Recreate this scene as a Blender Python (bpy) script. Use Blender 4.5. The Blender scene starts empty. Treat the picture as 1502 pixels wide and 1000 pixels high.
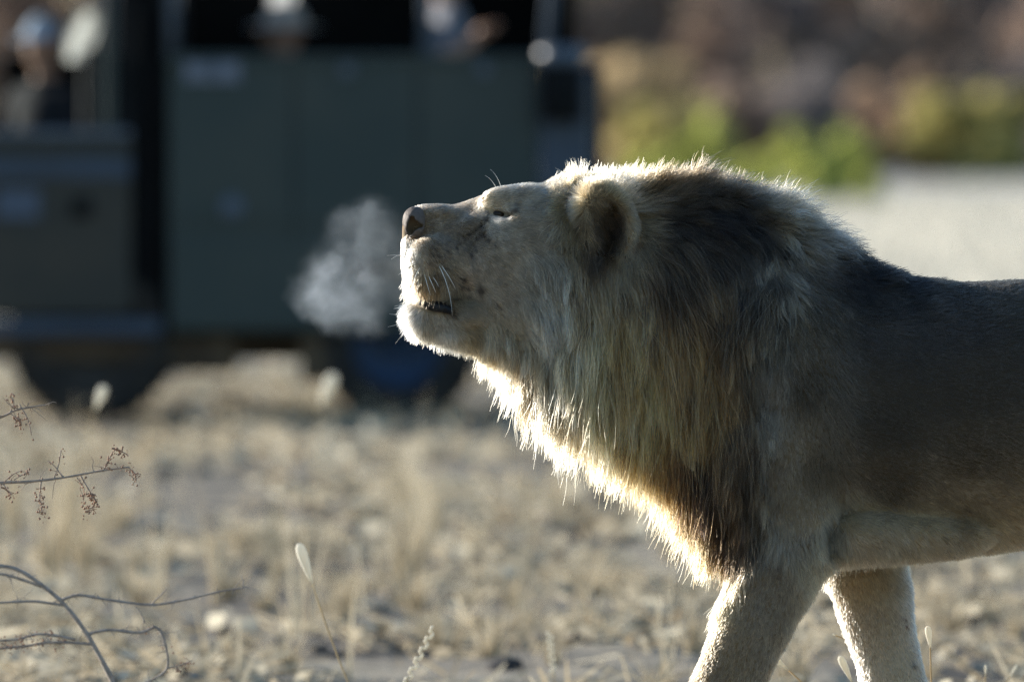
import bpy, bmesh, math, random
import numpy as np
from mathutils import Vector, Matrix, noise as mnoise
from mathutils.kdtree import KDTree

random.seed(7)
RNG = np.random.default_rng(7)
SC = bpy.context.scene
COL = SC.collection

# ------------------------------------------------------------------ camera, sky, sun, exposure
LENS, SENSOR = 400.0, 36.0
F = LENS / SENSOR * 1502.0          # focal length in photograph pixels
S = 700.0                           # photograph pixels per metre at the lion
D = F / S                           # camera to lion, metres (about 23.8)
CAMH, HORIZ = 1.5, 150.0
cam = bpy.data.cameras.new('camera')
cam.lens, cam.sensor_width = LENS, SENSOR
cam.clip_start, cam.clip_end = 0.5, 3000.0
cam.dof.use_dof = True
cam.dof.focus_distance = D - 0.10
cam.dof.aperture_fstop = 4.0
camo = bpy.data.objects.new('camera', cam)
COL.objects.link(camo)
camo.location = (0, -D, CAMH)
camo.rotation_euler = (math.radians(90) - math.atan((500 - HORIZ) / F), 0, 0)
SC.camera = camo

SUN_DIR = Vector((-0.79, 0.56, 0.25)).normalized()      # towards the sun
SUN_EL = math.asin(SUN_DIR.z)
SUN_AZ = math.atan2(SUN_DIR.x, SUN_DIR.y)
world = bpy.data.worlds.new('World')
SC.world = world
world.use_nodes = True
wn = world.node_tree.nodes
sky = wn.new('ShaderNodeTexSky')
sky.sky_type = 'NISHITA'
sky.sun_disc = False
sky.sun_elevation = SUN_EL
sky.sun_rotation = SUN_AZ
sky.air_density, sky.dust_density, sky.ozone_density = 1.15, 0.2, 3.5
wn['Background'].inputs['Strength'].default_value = 0.098
world.node_tree.links.new(sky.outputs[0], wn['Background'].inputs[0])
sun = bpy.data.lights.new('sun', 'SUN')
sun.energy, sun.angle = 4.4, math.radians(0.5)
sun.color = (1.0, 0.94, 0.85)
suno = bpy.data.objects.new('sun', sun)
COL.objects.link(suno)
suno.rotation_euler = (-SUN_DIR).to_track_quat('-Z', 'Y').to_euler()
SC.view_settings.view_transform = 'Standard'
SC.view_settings.look = 'None'
SC.view_settings.gamma = 1.0
SC.view_settings.exposure = 1.25
SC.view_settings.use_curve_mapping = False
cy = SC.cycles
cy.use_denoising = True
cy.denoiser = 'OPENIMAGEDENOISE'
cy.max_bounces, cy.diffuse_bounces, cy.glossy_bounces = 7, 4, 3
cy.transmission_bounces, cy.transparent_max_bounces, cy.volume_bounces = 6, 8, 1
cy.caustics_reflective = cy.caustics_refractive = False
cy.sample_clamp_indirect = 6.0
cy.denoising_prefilter = 'NONE'
cy.use_adaptive_sampling = True
cy.adaptive_threshold = 0.008

# ------------------------------------------------------------------ helpers
def P(u, v, d=D):
    """photograph ray (u, v) at distance d from the camera -> place in the world"""
    return Vector(((u - 751) * d / F, d - D, CAMH + (HORIZ - v) * d / F))

def props(o, label=None, cat=None, group=None, kind=None):
    for k, val in (('label', label), ('category', cat), ('group', group), ('kind', kind)):
        if val:
            o[k] = val
    return o

def wmat(o):
    m = Matrix.Translation(o.location)
    return m if o.parent is None else wmat(o.parent) @ o.matrix_parent_inverse @ m

def link(o, parent=None):
    COL.objects.link(o)
    if parent is not None:
        o.parent = parent
        m = wmat(parent)
        o.matrix_parent_inverse = m.inverted()
    return o

def empty(name, loc):
    o = bpy.data.objects.new(name, None)
    o.location = loc
    o.empty_display_size = 0.2
    COL.objects.link(o)
    return o

def mesh_obj(name, verts, faces, mat, parent=None, smooth=False):
    me = bpy.data.meshes.new(name)
    me.from_pydata([tuple(map(float, p)) for p in verts], [], [tuple(map(int, f)) for f in faces])
    me.update()
    if smooth:
        me.shade_smooth()
    if mat is not None:
        me.materials.append(mat)
    return link(bpy.data.objects.new(name, me), parent)

def fast_mesh(name, verts, faces, mat, parent=None, smooth=False):
    """verts (n,3) array, faces (m,k) array of one k"""
    me = bpy.data.meshes.new(name)
    verts = np.asarray(verts, np.float32); faces = np.asarray(faces, np.int32)
    m, k = faces.shape
    me.vertices.add(len(verts)); me.vertices.foreach_set('co', verts.ravel())
    me.loops.add(m * k); me.loops.foreach_set('vertex_index', faces.ravel())
    me.polygons.add(m)
    me.polygons.foreach_set('loop_start', np.arange(0, m * k, k, dtype=np.int32))
    me.polygons.foreach_set('loop_total', np.full(m, k, np.int32))
    me.update(calc_edges=True)
    if smooth:
        me.shade_smooth()
    if mat is not None:
        me.materials.append(mat)
    return link(bpy.data.objects.new(name, me), parent)

class MB:
    """collects shapes into one mesh"""
    def __init__(s): s.v = []; s.f = []
    def add(s, vs, fs):
        n = len(s.v); s.v += [tuple(p) for p in vs]; s.f += [tuple(i + n for i in f) for f in fs]
        return s
    def box(s, lo, hi, b=0.0):
        x0, y0, z0 = lo; x1, y1, z1 = hi
        b = min(b, (x1 - x0) * .45, (y1 - y0) * .45, (z1 - z0) * .45)
        if b <= 0:
            return s.add([(x, y, z) for z in (z0, z1) for y in (y0, y1) for x in (x0, x1)],
                         [(0, 2, 3, 1), (4, 5, 7, 6), (0, 1, 5, 4), (2, 6, 7, 3), (0, 4, 6, 2), (1, 3, 7, 5)])
        bm = bmesh.new()
        bmesh.ops.create_cube(bm, size=1)
        for q in bm.verts:
            q.co = Vector(((x0 + x1) / 2 + q.co.x * (x1 - x0), (y0 + y1) / 2 + q.co.y * (y1 - y0), (z0 + z1) / 2 + q.co.z * (z1 - z0)))
        bmesh.ops.bevel(bm, geom=bm.edges[:], offset=b, segments=2, affect='EDGES', profile=.6)
        bm.verts.index_update()
        s.add([q.co[:] for q in bm.verts], [[q.index for q in f.verts] for f in bm.faces])
        bm.free()
        return s
    def tube(s, pts, r, n=8, cap=True):
        pts = [Vector(p) for p in pts]
        rs = r if hasattr(r, '__len__') else [r] * len(pts)
        vs, fs = [], []
        up = Vector((0.13, 0.31, 0.94))
        for i, p in enumerate(pts):
            t = (pts[min(i + 1, len(pts) - 1)] - pts[max(i - 1, 0)]).normalized()
            a = t.cross(up)
            if a.length < .05: a = t.cross(Vector((1, 0, 0)))
            a.normalize(); b = t.cross(a); up = -a.cross(t) if False else up
            for k in range(n):
                an = 2 * math.pi * k / n
                vs.append(p + (a * math.cos(an) + b * math.sin(an)) * rs[i])
        for i in range(len(pts) - 1):
            for k in range(n):
                fs.append((i * n + k, i * n + (k + 1) % n, (i + 1) * n + (k + 1) % n, (i + 1) * n + k))
        if cap:
            fs.append(tuple(range(n - 1, -1, -1))); fs.append(tuple((len(pts) - 1) * n + k for k in range(n)))
        return s.add(vs, fs)
    def lathe(s, prof, c, axis='y', n=32, closed=False):
        """prof: list of (radius, along)"""
        vs, fs = [], []
        for (r, h) in prof:
            for k in range(n):
                a = 2 * math.pi * k / n
                q = (r * math.cos(a), h, r * math.sin(a)) if axis == 'y' else (r * math.cos(a), r * math.sin(a), h) if axis == 'z' else (h, r * math.cos(a), r * math.sin(a))
                vs.append((c[0] + q[0], c[1] + q[1], c[2] + q[2]))
        m = len(prof)
        for i in range(m if closed else m - 1):
            j = (i + 1) % m
            for k in range(n):
                fs.append((i * n + k, i * n + (k + 1) % n, j * n + (k + 1) % n, j * n + k))
        return s.add(vs, fs)
    def build(s, name, mat, parent=None, smooth=False):
        return mesh_obj(name, s.v, s.f, mat, parent, smooth)

# ------------------------------------------------------------------ materials
def mat_new(name):
    m = bpy.data.materials.new(name); m.use_nodes = True
    return m, m.node_tree.nodes, m.node_tree.links

def paint(name, col, rough=0.5, metal=0.0, var=0.25, scale=6.0, dirt=None, bump=0.0, spec=0.5):
    """painted or plain surface: base colour broken by noise, with dust of its own colour"""
    m, n, l = mat_new(name)
    b = n['Principled BSDF']
    tc = n.new('ShaderNodeTexCoord')
    nz = n.new('ShaderNodeTexNoise'); nz.inputs['Scale'].default_value = scale; nz.inputs['Detail'].default_value = 6
    l.new(tc.outputs['Object'], nz.inputs['Vector'])
    mx = n.new('ShaderNodeMix'); mx.data_type = 'RGBA'
    c2 = dirt if dirt else tuple(c * (1 - var) for c in col)
    mx.inputs[6].default_value = (*col, 1); mx.inputs[7].default_value = (*c2, 1)
    rp = n.new('ShaderNodeValToRGB'); rp.color_ramp.elements[0].position = .42; rp.color_ramp.elements[1].position = .72
    l.new(nz.outputs[0], rp.inputs[0]); l.new(rp.outputs[0], mx.inputs[0])
    l.new(mx.outputs[2], b.inputs['Base Color'])
    b.inputs['Roughness'].default_value = rough; b.inputs['Metallic'].default_value = metal
    b.inputs['Specular IOR Level'].default_value = spec
    if bump:
        bp = n.new('ShaderNodeBump'); bp.inputs['Strength'].default_value = bump; bp.inputs['Distance'].default_value = .01
        l.new(nz.outputs[0], bp.inputs['Height']); l.new(bp.outputs[0], b.inputs['Normal'])
    return m

def leafmat(name, c1, c2, trans=0.45):
    """thin dry or green leaf: diffuse plus light passing through, tint differs leaf by leaf"""
    m, n, l = mat_new(name)
    n.remove(n['Principled BSDF'])
    out = n['Material Output']
    at = n.new('ShaderNodeAttribute'); at.attribute_name = 'tint'
    mx = n.new('ShaderNodeMix'); mx.data_type = 'RGBA'
    mx.inputs[6].default_value = (*c1, 1); mx.inputs[7].default_value = (*c2, 1)
    l.new(at.outputs['Fac'], mx.inputs[0])
    d = n.new('ShaderNodeBsdfDiffuse'); t = n.new('ShaderNodeBsdfTranslucent')
    l.new(mx.outputs[2], d.inputs[0]); l.new(mx.outputs[2], t.inputs[0])
    ms = n.new('ShaderNodeMixShader'); ms.inputs[0].default_value = trans
    l.new(d.outputs[0], ms.inputs[1]); l.new(t.outputs[0], ms.inputs[2]); l.new(ms.outputs[0], out.inputs[0])
    return m

def hairmat(name, rough=.35, radial=.45, melanin=None):
    m, n, l = mat_new(name)
    n.remove(n['Principled BSDF'])
    h = n.new('ShaderNodeBsdfHairPrincipled'); h.parametrization = 'COLOR'
    at = n.new('ShaderNodeAttribute'); at.attribute_name = 'coat'
    l.new(at.outputs['Color'], h.inputs['Color'])
    h.inputs['Roughness'].default_value = rough; h.inputs['Radial Roughness'].default_value = radial
    h.inputs['Coat'].default_value = 0.0; h.inputs['IOR'].default_value = 1.35
    l.new(h.outputs[0], n['Material Output'].inputs[0])
    return m

def tint_faces(o, per, vals):
    """per-face tint: vals one value for each run of `per` faces"""
    a = o.data.attributes.new('tint', 'FLOAT', 'FACE')
    a.data.foreach_set('value', np.repeat(np.asarray(vals, np.float32), per))

# ------------------------------------------------------------------ implicit modelling (used for animals and people)
def hermite(xs, ys, x):
    xs = np.asarray(xs, float); ys = np.asarray(ys, float)
    m = np.gradient(ys, xs)
    x = np.clip(x, xs[0], xs[-1])
    i = np.clip(np.searchsorted(xs, x) - 1, 0, len(xs) - 2)
    h = xs[i + 1] - xs[i]; t = (x - xs[i]) / h
    return ((1 + 2 * t) * (1 - t) ** 2 * ys[i] + t * (1 - t) ** 2 * h * m[i] + t * t * (3 - 2 * t) * ys[i + 1] + t * t * (t - 1) * h * m[i + 1])

class Field:
    """signed field on a rectilinear grid; axes a (along), b (across), c (depth)"""
    def __init__(s, A, B, C):
        s.A, s.B, s.C = (np.asarray(x, np.float32) for x in (A, B, C))
        s.f = np.full((len(A), len(B), len(C)), 60.0 * (A[1] - A[0]), np.float32)
    def sub(s, lo, hi):
        sl = []
        for ax, l, h in zip((s.A, s.B, s.C), lo, hi):
            sl.append(slice(max(0, int(np.searchsorted(ax, l)) - 1), min(len(ax), int(np.searchsorted(ax, h)) + 1)))
        g = (s.A[sl[0]][:, None, None], s.B[sl[1]][None, :, None], s.C[sl[2]][None, None, :])
        return tuple(sl), g
    def union(s, sl, d, k):
        f = s.f[sl]
        if k > 0:
            h = np.maximum(k - np.abs(f - d), 0) / k
            s.f[sl] = np.minimum(f, d) - h * h * k * .25
        else:
            s.f[sl] = np.minimum(f, d)
    def carve(s, sl, d, k):
        f = s.f[sl]; d = -d
        h = np.maximum(k - np.abs(f - d), 0) / max(k, 1e-6)
        s.f[sl] = np.maximum(f, d) + h * h * k * .25
    def cone(s, a, b, ra, rb, k=10, sc=1.0, cut=False, pad=None):
        a = np.asarray(a, float); b = np.asarray(b, float)
        m = max(ra, rb) * max(1, sc) + (pad if pad is not None else 3 * k + 1)
        sl, (x, y, z) = s.sub(np.minimum(a, b) - m, np.maximum(a, b) + m)
        ba = (b - a); ba2 = ba.copy(); ba2[2] /= sc
        L = max((ba2 ** 2).sum(), 1e-9)
        px, py, pz = x - a[0], y - a[1], (z - a[2]) / sc
        h = np.clip((px * ba2[0] + py * ba2[1] + pz * ba2[2]) / L, 0, 1)
        d = np.sqrt((px - h * ba2[0]) ** 2 + (py - h * ba2[1]) ** 2 + (pz - h * ba2[2]) ** 2) - (ra + (rb - ra) * h)
        (s.carve if cut else s.union)(sl, d, k)
    def ell(s, c, r, k=10, rot=0.0, cut=False, yaw=0.0):
        c = np.asarray(c, float); r = np.asarray(r, float)
        m = r.max() + 3 * k + 1
        sl, (x, y, z) = s.sub(c - m, c + m)
        px, py, pz = x - c[0], y - c[1], z - c[2]
        if yaw:
            ca, sa = math.cos(yaw), math.sin(yaw); px, pz = px * ca + pz * sa, -px * sa + pz * ca
        ca, sa = math.cos(rot), math.sin(rot)
        px, py = px * ca + py * sa, -px * sa + py * ca
        k0 = np.sqrt((px / r[0]) ** 2 + (py / r[1]) ** 2 + (pz / r[2]) ** 2)
        k1 = np.sqrt((px / r[0] ** 2) ** 2 + (py / r[1] ** 2) ** 2 + (pz / r[2] ** 2) ** 2)
        d = k0 * (k0 - 1) / np.maximum(k1, 1e-6)
        (s.carve if cut else s.union)(sl, d, k)
    def loft(s, us, top, bot, hw, k=10, prof=None, cap=0):
        us = np.asarray(us, float)
        sl, (x, y, z) = s.sub((us[0], s.B[0], s.C[0]), (us[-1], s.B[-1], s.C[-1]))
        xa = x[:, 0, 0]
        t, b, w = (hermite(us, q, xa)[:, None, None] for q in (top, bot, hw))
        c = (t + b) / 2; h = (b - t) / 2
        wid = w * prof(x, np.clip((y - t) / (b - t), 0, 1)) if prof else w + 0 * y
        wid = np.maximum(wid, 2.0 * (s.A[1] - s.A[0]) / 3)
        g = np.sqrt(((y - c) / h) ** 2 + (z / wid) ** 2)
        gr = np.sqrt(((y - c) / h ** 2) ** 2 + (z / wid ** 2) ** 2)
        d = g * (g - 1) / np.maximum(gr, 1e-6)
        d = np.maximum(d, np.maximum(us[0] - x, x - us[-1]))
        s.union(sl, d, k)
    def sample(s, p):
        ii, ff = [], []
        for ax, q in zip((s.A, s.B, s.C), p.T):
            t = np.interp(q, ax, np.arange(len(ax)))
            i = np.clip(t.astype(int), 0, len(ax) - 2)
            ii.append(i); ff.append((t - i).astype(np.float32))
        r = 0
        for a in (0, 1):
            for b in (0, 1):
                for c in (0, 1):
                    r = r + s.f[ii[0] + a, ii[1] + b, ii[2] + c] * ((ff[0] if a else 1 - ff[0]) * (ff[1] if b else 1 - ff[1]) * (ff[2] if c else 1 - ff[2]))
        return r
    def grad(s, p, e):
        g = np.empty_like(p)
        for k in range(3):
            o = np.zeros(3, np.float32); o[k] = e
            g[:, k] = s.sample(p + o) - s.sample(p - o)
        return g / np.maximum(np.linalg.norm(g, axis=1, keepdims=True), 1e-6)
    def polygonise(s):
        """naive surface nets"""
        f = s.f; neg = f < 0
        cnt = np.zeros(tuple(n - 1 for n in f.shape), np.int8)
        for a in (0, 1):
            for b in (0, 1):
                for c in (0, 1):
                    cnt += neg[a:f.shape[0] - 1 + a, b:f.shape[1] - 1 + b, c:f.shape[2] - 1 + c]
        act = (cnt > 0) & (cnt < 8)
        idx = np.full(act.shape, -1, np.int32)
        I, J, K = np.nonzero(act)
        idx[I, J, K] = np.arange(len(I))
        acc = np.zeros((len(I), 3), np.float32); num = np.zeros(len(I), np.float32)
        co = [(a, b, c) for a in (0, 1) for b in (0, 1) for c in (0, 1)]
        for p in co:
            for q in co:
                if p < q and sum(abs(m - n) for m, n in zip(p, q)) == 1:
                    f0 = f[I + p[0], J + p[1], K + p[2]]; f1 = f[I + q[0], J + q[1], K + q[2]]
                    cr = (f0 < 0) != (f1 < 0)
                    t = np.where(cr, f0 / np.where(f0 == f1, 1, f0 - f1), 0)
                    for ax, arr, base, k in ((0, s.A, I, 0), (1, s.B, J, 1), (2, s.C, K, 2)):
                        x0 = arr[base + p[k]]; x1 = arr[base + q[k]]
                        acc[:, ax] += np.where(cr, x0 + (x1 - x0) * t, 0)
                    num += cr
        V = acc / num[:, None]
        Q = []
        def quads(ch, up, o1, o2):
            i, j, k = np.nonzero(ch)
            return i, j, k
        # edges along each axis
        for ax in range(3):
            n0 = np.take(neg, np.arange(f.shape[ax] - 1), ax); n1 = np.take(neg, np.arange(1, f.shape[ax]), ax)
            ch = n0 != n1
            i, j, k = np.nonzero(ch)
            o = [(i, j, k)[q] for q in range(3)]
            b1, b2 = [(1, 2), (2, 0), (0, 1)][ax]
            ok = (o[b1] > 0) & (o[b2] > 0) & (o[b1] < f.shape[b1] - 1) & (o[b2] < f.shape[b2] - 1)
            o = [q[ok] for q in o]
            def at(d1, d2):
                r = [o[0].copy(), o[1].copy(), o[2].copy()]
                r[b1] = r[b1] - d1; r[b2] = r[b2] - d2
                return idx[r[0], r[1], r[2]]
            q = np.stack([at(0, 0), at(1, 0), at(1, 1), at(0, 1)], 1)
            fl = n0[ch][ok]
            q[~fl] = q[~fl][:, ::-1]
            Q.append(q)
        return V, np.concatenate(Q)

def ax_steps(*seg):
    """((start, step), ..., end) -> coordinates"""
    out = []
    for (a, st), nx in zip(seg[:-1], seg[1:]):
        e = nx[0] if isinstance(nx, tuple) else nx
        out.append(np.linspace(a, e, max(1, int(round((e - a) / st))), endpoint=False))
    out.append([seg[-1]])
    return np.concatenate(out).astype(np.float32)

# ================================================================== SETTING
#@@GROUND
# ---- ground sheet: fine relief where the camera looks, one flat skirt out to the horizon
def ground_h(x, y):
    r = 0.050 * mnoise.noise(Vector((x * 1.7, y * 1.1, 3.1))) + 0.026 * mnoise.noise(Vector((x * 5.1, y * 3.7, 9.4)))
    a = min(1.0, max(0.0, (y - 1.5) / 3.0)) * min(1.0, max(0.12, (25 - y) / 9.0)) * min(1.0, max(0.0, (58 - y) / 12.0))
    return r * a
gx = np.concatenate([[-1500, -300, -60, -20], np.linspace(-9, 9, 91), [20, 60, 300, 1500]])
gy = np.concatenate([[-400, -60, -24, -6, -1.5], np.linspace(1.4, 60, 190), [75, 110, 180, 300, 600, 2200]])
gv = [(x, y, ground_h(x, y) if abs(x) < 8.9 else 0.0) for y in gy for x in gx]
nx = len(gx)
gf = [(j * nx + i, j * nx + i + 1, (j + 1) * nx + i + 1, (j + 1) * nx + i) for j in range(len(gy) - 1) for i in range(nx - 1)]
def groundmat():
    m, n, l = mat_new('dry_ground')
    b = n['Principled BSDF']; b.inputs['Roughness'].default_value = 1.0; b.inputs['Specular IOR Level'].default_value = .05
    ge = n.new('ShaderNodeNewGeometry')
    def nz(sc, det, stretch=(1, 1, 1)):
        mp = n.new('ShaderNodeMapping'); mp.inputs['Scale'].default_value = stretch
        t = n.new('ShaderNodeTexNoise'); t.inputs['Scale'].default_value = sc; t.inputs['Detail'].default_value = det; t.inputs['Roughness'].default_value = .65
        l.new(ge.outputs['Position'], mp.inputs['Vector']); l.new(mp.outputs[0], t.inputs['Vector'])
        return t
    a, c, e = nz(7.0, 8), nz(1.1, 5), nz(28, 4)
    def ramp(src, p0, c0, p1, c1):
        r = n.new('ShaderNodeValToRGB')
        r.color_ramp.elements[0].position = p0; r.color_ramp.elements[0].color = (*c0, 1)
        r.color_ramp.elements[1].position = p1; r.color_ramp.elements[1].color = (*c1, 1)
        l.new(src, r.inputs[0]); return r
    soil = ramp(a.outputs[0], .36, (.055, .049, .045), .64, (.235, .21, .175))
    straw = ramp(e.outputs[0], .35, (.24, .205, .155), .65, (.47, .41, .31))
    f = ramp(c.outputs[0], .42, (0, 0, 0), .60, (1, 1, 1))
    mx = n.new('ShaderNodeMix'); mx.data_type = 'RGBA'
    l.new(f.outputs[0], mx.inputs[0]); l.new(soil.outputs[0], mx.inputs[6]); l.new(straw.outputs[0], mx.inputs[7])
    # the open plain farther out is bleached grass
    sp = n.new('ShaderNodeSeparateXYZ'); l.new(ge.outputs['Position'], sp.inputs[0])
    mr = n.new('ShaderNodeMapRange'); mr.inputs[1].default_value = 34; mr.inputs[2].default_value = 80
    l.new(sp.outputs['Y'], mr.inputs[0])
    pl = ramp(nz(.35, 5).outputs[0], .35, (.40, .375, .32), .68, (.54, .505, .435))
    m2 = n.new('ShaderNodeMix'); m2.data_type = 'RGBA'
    l.new(mr.outputs[0], m2.inputs[0]); l.new(mx.outputs[2], m2.inputs[6]); l.new(pl.outputs[0], m2.inputs[7])
    l.new(m2.outputs[2], b.inputs['Base Color'])
    bp = n.new('ShaderNodeBump'); bp.inputs['Strength'].default_value = .8; bp.inputs['Distance'].default_value = .03
    l.new(a.outputs[0], bp.inputs['Height']); l.new(bp.outputs[0], b.inputs['Normal'])
    return m
props(mesh_obj('ground', gv, gf, groundmat(), None, True), kind='structure')

# ---- litter: straw, leaf flakes and small clods lying on the ground (nobody could count them)
def half(d):
    return .045 * d * 1.45 + 2.2
STRAWM = leafmat('dry_straw', (.34, .27, .175), (.66, .58, .43), .38)
def litter():
    def place(n, d0, d1):
        d = RNG.uniform(d0, d1, n * 6); k = RNG.random(n * 6) < half(d) / half(d1)
        d = d[k]; x = RNG.uniform(-1, 1, len(d)) * half(d)
        q = np.array([mnoise.noise(Vector((a * 1.1, b * .55, 7.7))) for a, b in zip(x, d)])
        k = RNG.random(len(d)) < np.clip(.38 + 2.0 * q, .04, 1)
        d = d[k][:n]; x = x[k][:n]
        return x, d - D
    # straws
    V, Fq, T = [], [], []
    for (n, d0, d1, L) in ((10500, 22, 38, (.05, .22)), (9500, 38, 78, (.08, .30))):
        xs, ys = place(n, d0, d1)
        for x, y in zip(xs, ys):
            z = ground_h(x, y); ln = random.uniform(*L); a = random.uniform(0, 6.283); e = abs(random.gauss(0, .35)); w = random.uniform(.003, .008) * (1.6 if d0 > 30 else 1)
            dx, dy, dz = math.cos(a) * math.cos(e), math.sin(a) * math.cos(e), math.sin(e)
            px, py = -math.sin(a) * w, math.cos(a) * w
            i = len(V); bend = random.uniform(-.15, .15) * ln
            for t in (0, .5, 1):
                o = bend * (1 - (2 * t - 1) ** 2)
                ww = 1 - t * .7
                for s in (-1, 1):
                    V.append((x + dx * ln * t + px * s * ww - py / w * o * .5, y + dy * ln * t + py * s * ww, z + .006 + dz * ln * t + abs(o) * .4 + (s * w * .5)))
            Fq += [(i, i + 1, i + 3, i + 2), (i + 2, i + 3, i + 5, i + 4)]; T.append(random.random())
    o = fast_mesh('straw_litter', V, Fq, STRAWM); tint_faces(o, 2, T)
    props(o, 'scattered bleached straw lying over the bare ground', 'straw', kind='stuff')
    # curled leaf flakes
    V, Fq, T = [], [], []
    for (n, d0, d1, L) in ((5200, 22, 38, (.012, .042)), (4300, 38, 60, (.02, .06))):
        xs, ys = place(n, d0, d1)
        for x, y in zip(xs, ys):
            z = ground_h(x, y); r = random.uniform(*L); q = Matrix.Rotation(random.uniform(0, 6.28), 3, 'Z') @ Matrix.Rotation(random.gauss(0, .9), 3, 'X')
            i = len(V)
            for px, py in ((-1, -.5), (0, -.65), (1, -.4), (-1, .5), (0, .6), (1, .35)):
                c = q @ Vector((px * r, py * r, .35 * r * px * px))
                V.append((x + c.x, y + c.y, z + r * .7 + c.z))
            Fq += [(i, i + 1, i + 4, i + 3), (i + 1, i + 2, i + 5, i + 4)]; T.append(random.random())
    o = fast_mesh('leaf_litter', V, Fq, leafmat('dry_leaf', (.26, .20, .125), (.78, .70, .54), .35)); tint_faces(o, 2, T)
    props(o, 'pale curled dead leaves scattered over the ground', 'leaf litter', kind='stuff')
    # clods
    bm = bmesh.new(); bmesh.ops.create_icosphere(bm, subdivisions=1, radius=1); bm.verts.index_update()
    iv = np.array([v.co[:] for v in bm.verts]); fi = np.array([[v.index for v in f.verts] for f in bm.faces]); bm.free()
    V, Ft, T = [], [], []
    for (n, d0, d1, L) in ((3700, 22, 38, (.006, .032)), (3200, 38, 78, (.012, .055))):
        xs, ys = place(n, d0, d1)
        for x, y in zip(xs, ys):
            r = L[0] + (L[1] - L[0]) * random.random() ** 2.2
            s = iv * RNG.uniform(.65, 1.25, (12, 1)) * np.array([r * random.uniform(.9, 1.5), r * random.uniform(.9, 1.4), r * random.uniform(.55, .9)])
            Ft.append(fi + 12 * len(V)); V.append(s + np.array([x, y, ground_h(x, y) + r * .3])); T.append(random.random())
    o = fast_mesh('soil_crumbs', np.concatenate(V), np.concatenate(Ft), leafmat('clod', (.10, .088, .078), (.32, .28, .225), .0)); tint_faces(o, 20, T)
    props(o, 'grey brown crumbs of soil and small stones littering the ground', 'soil crumbs', kind='stuff')
litter()

# ---- larger clods that read one by one
def clod_mesh(seed):
    bm = bmesh.new(); bmesh.ops.create_icosphere(bm, subdivisions=3, radius=1)
    for v in bm.verts:
        p = v.co.copy(); k = 1 + .35 * mnoise.noise(p * 1.3 + Vector((seed, 0, 0))) + .18 * mnoise.noise(p * 3.7 + Vector((0, seed, 0)))
        v.co = Vector((p.x * k, p.y * k, max(p.z * k * .72, -.35)))
    me = bpy.data.meshes.new('clod'); bm.to_mesh(me); bm.free(); me.shade_smooth()
    me.materials.append(CLODM); return me
CLODM = paint('dark_clod', (.075, .07, .068), .95, var=.5, scale=5, bump=.6, spec=.1)
cm = [clod_mesh(3.3 * k) for k in range(4)]
for i, (u, v, px) in enumerate([(228, 782, 34), (395, 838, 40), (488, 850, 34), (345, 925, 26), (1430, 884, 48), (1360, 878, 30), (740, 985, 44), (560, 850, 20), (905, 800, 26), (310, 765, 22), (860, 898, 24), (60, 975, 36),
                                (690, 800, 18), (1470, 930, 26), (640, 905, 20), (985, 905, 24), (150, 880, 22)] + [(random.uniform(-20, 1520), random.uniform(690, 985), random.uniform(14, 40)) for _ in range(26)]):
    d = CAMH * F / (v - HORIZ)
    p = P(u, v, d); r = px * .5 * d / F * 1.25
    o = bpy.data.objects.new('soil_clod', cm[i % 4]); COL.objects.link(o)
    o.location = (p.x, p.y, .25 * r + ground_h(p.x, p.y) - .01); o.scale = (r * 1.25, r, r); o.rotation_euler = (0, 0, i * 1.3)
    props(o, 'dark clod of earth lying among the straw', 'clod', 'dark clods of earth lying among the straw')

# ---- grass tufts
def tuft_mesh(seed, nb, h, spread):
    r = random.Random(seed); V, Fq, T = [], [], []
    for _ in range(nb):
        a = r.uniform(0, 6.283); rr = r.uniform(0, .035); ln = h * r.uniform(.5, 1.1); le = r.uniform(.05, spread); w = r.uniform(.0022, .005)
        x, y = math.cos(a) * rr, math.sin(a) * rr; i = len(V); ca, sa = math.cos(a), math.sin(a)
        for k in range(5):
            t = k / 4; o = le * ln * t ** 1.8; ww = w * (1 - t * .85)
            c = (x + ca * o, y + sa * o, ln * t * (1 - .25 * le * t))
            V += [(c[0] - sa * ww, c[1] + ca * ww, c[2]), (c[0] + sa * ww, c[1] - ca * ww, c[2])]
        Fq += [(i + 2 * k, i + 2 * k + 1, i + 2 * k + 3, i + 2 * k + 2) for k in range(4)]; T.append(r.random())
    me_o = fast_mesh('tuft', V, Fq, STRAWM); tint_faces(me_o, 4, T)
    me = me_o.data; bpy.data.objects.remove(me_o); return me
low = [tuft_mesh(k, 60, .16, 1.1) for k in range(5)]
tall = [tuft_mesh(20 + k, 46, .40, .45) for k in range(4)]
def tuft(me, u, v, sc, label, group):
    d = CAMH * F / (v - HORIZ); p = P(u, v, d)
    o = bpy.data.objects.new('grass_tuft', me); COL.objects.link(o)
    o.location = (p.x, p.y, ground_h(p.x, p.y) - .005); o.scale = (sc, sc, sc * random.uniform(.8, 1.15)); o.rotation_euler = (0, 0, random.uniform(0, 6.28))
    props(o, label, 'grass', group)
for (u, v, sc) in [(95, 835, 1.2), (70, 850, 1.1), (125, 845, 1.0), (108, 812, 1.2), (610, 842, 1.0), (585, 860, .9), (20, 790, 1.0), (590, 760, .8), (575, 745, .7), (215, 745, .6), (640, 790, .8), (820, 760, .7)]:
    tuft(random.choice(tall), u, v, sc, 'tall upright tuft of bleached dry grass behind the lion', 'tall tufts of dry grass')
thin = [tuft_mesh(40 + k, 9, .46, .35) for k in range(4)]
for k in range(22):
    v = HORIZ + CAMH * F / random.uniform(29, 40); tuft(random.choice(thin), random.uniform(-40, 1540), v, random.uniform(.6, 1.1), 'sparse clump of a few upright dry stalks among the litter', 'sparse upright dry stalks')
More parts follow.
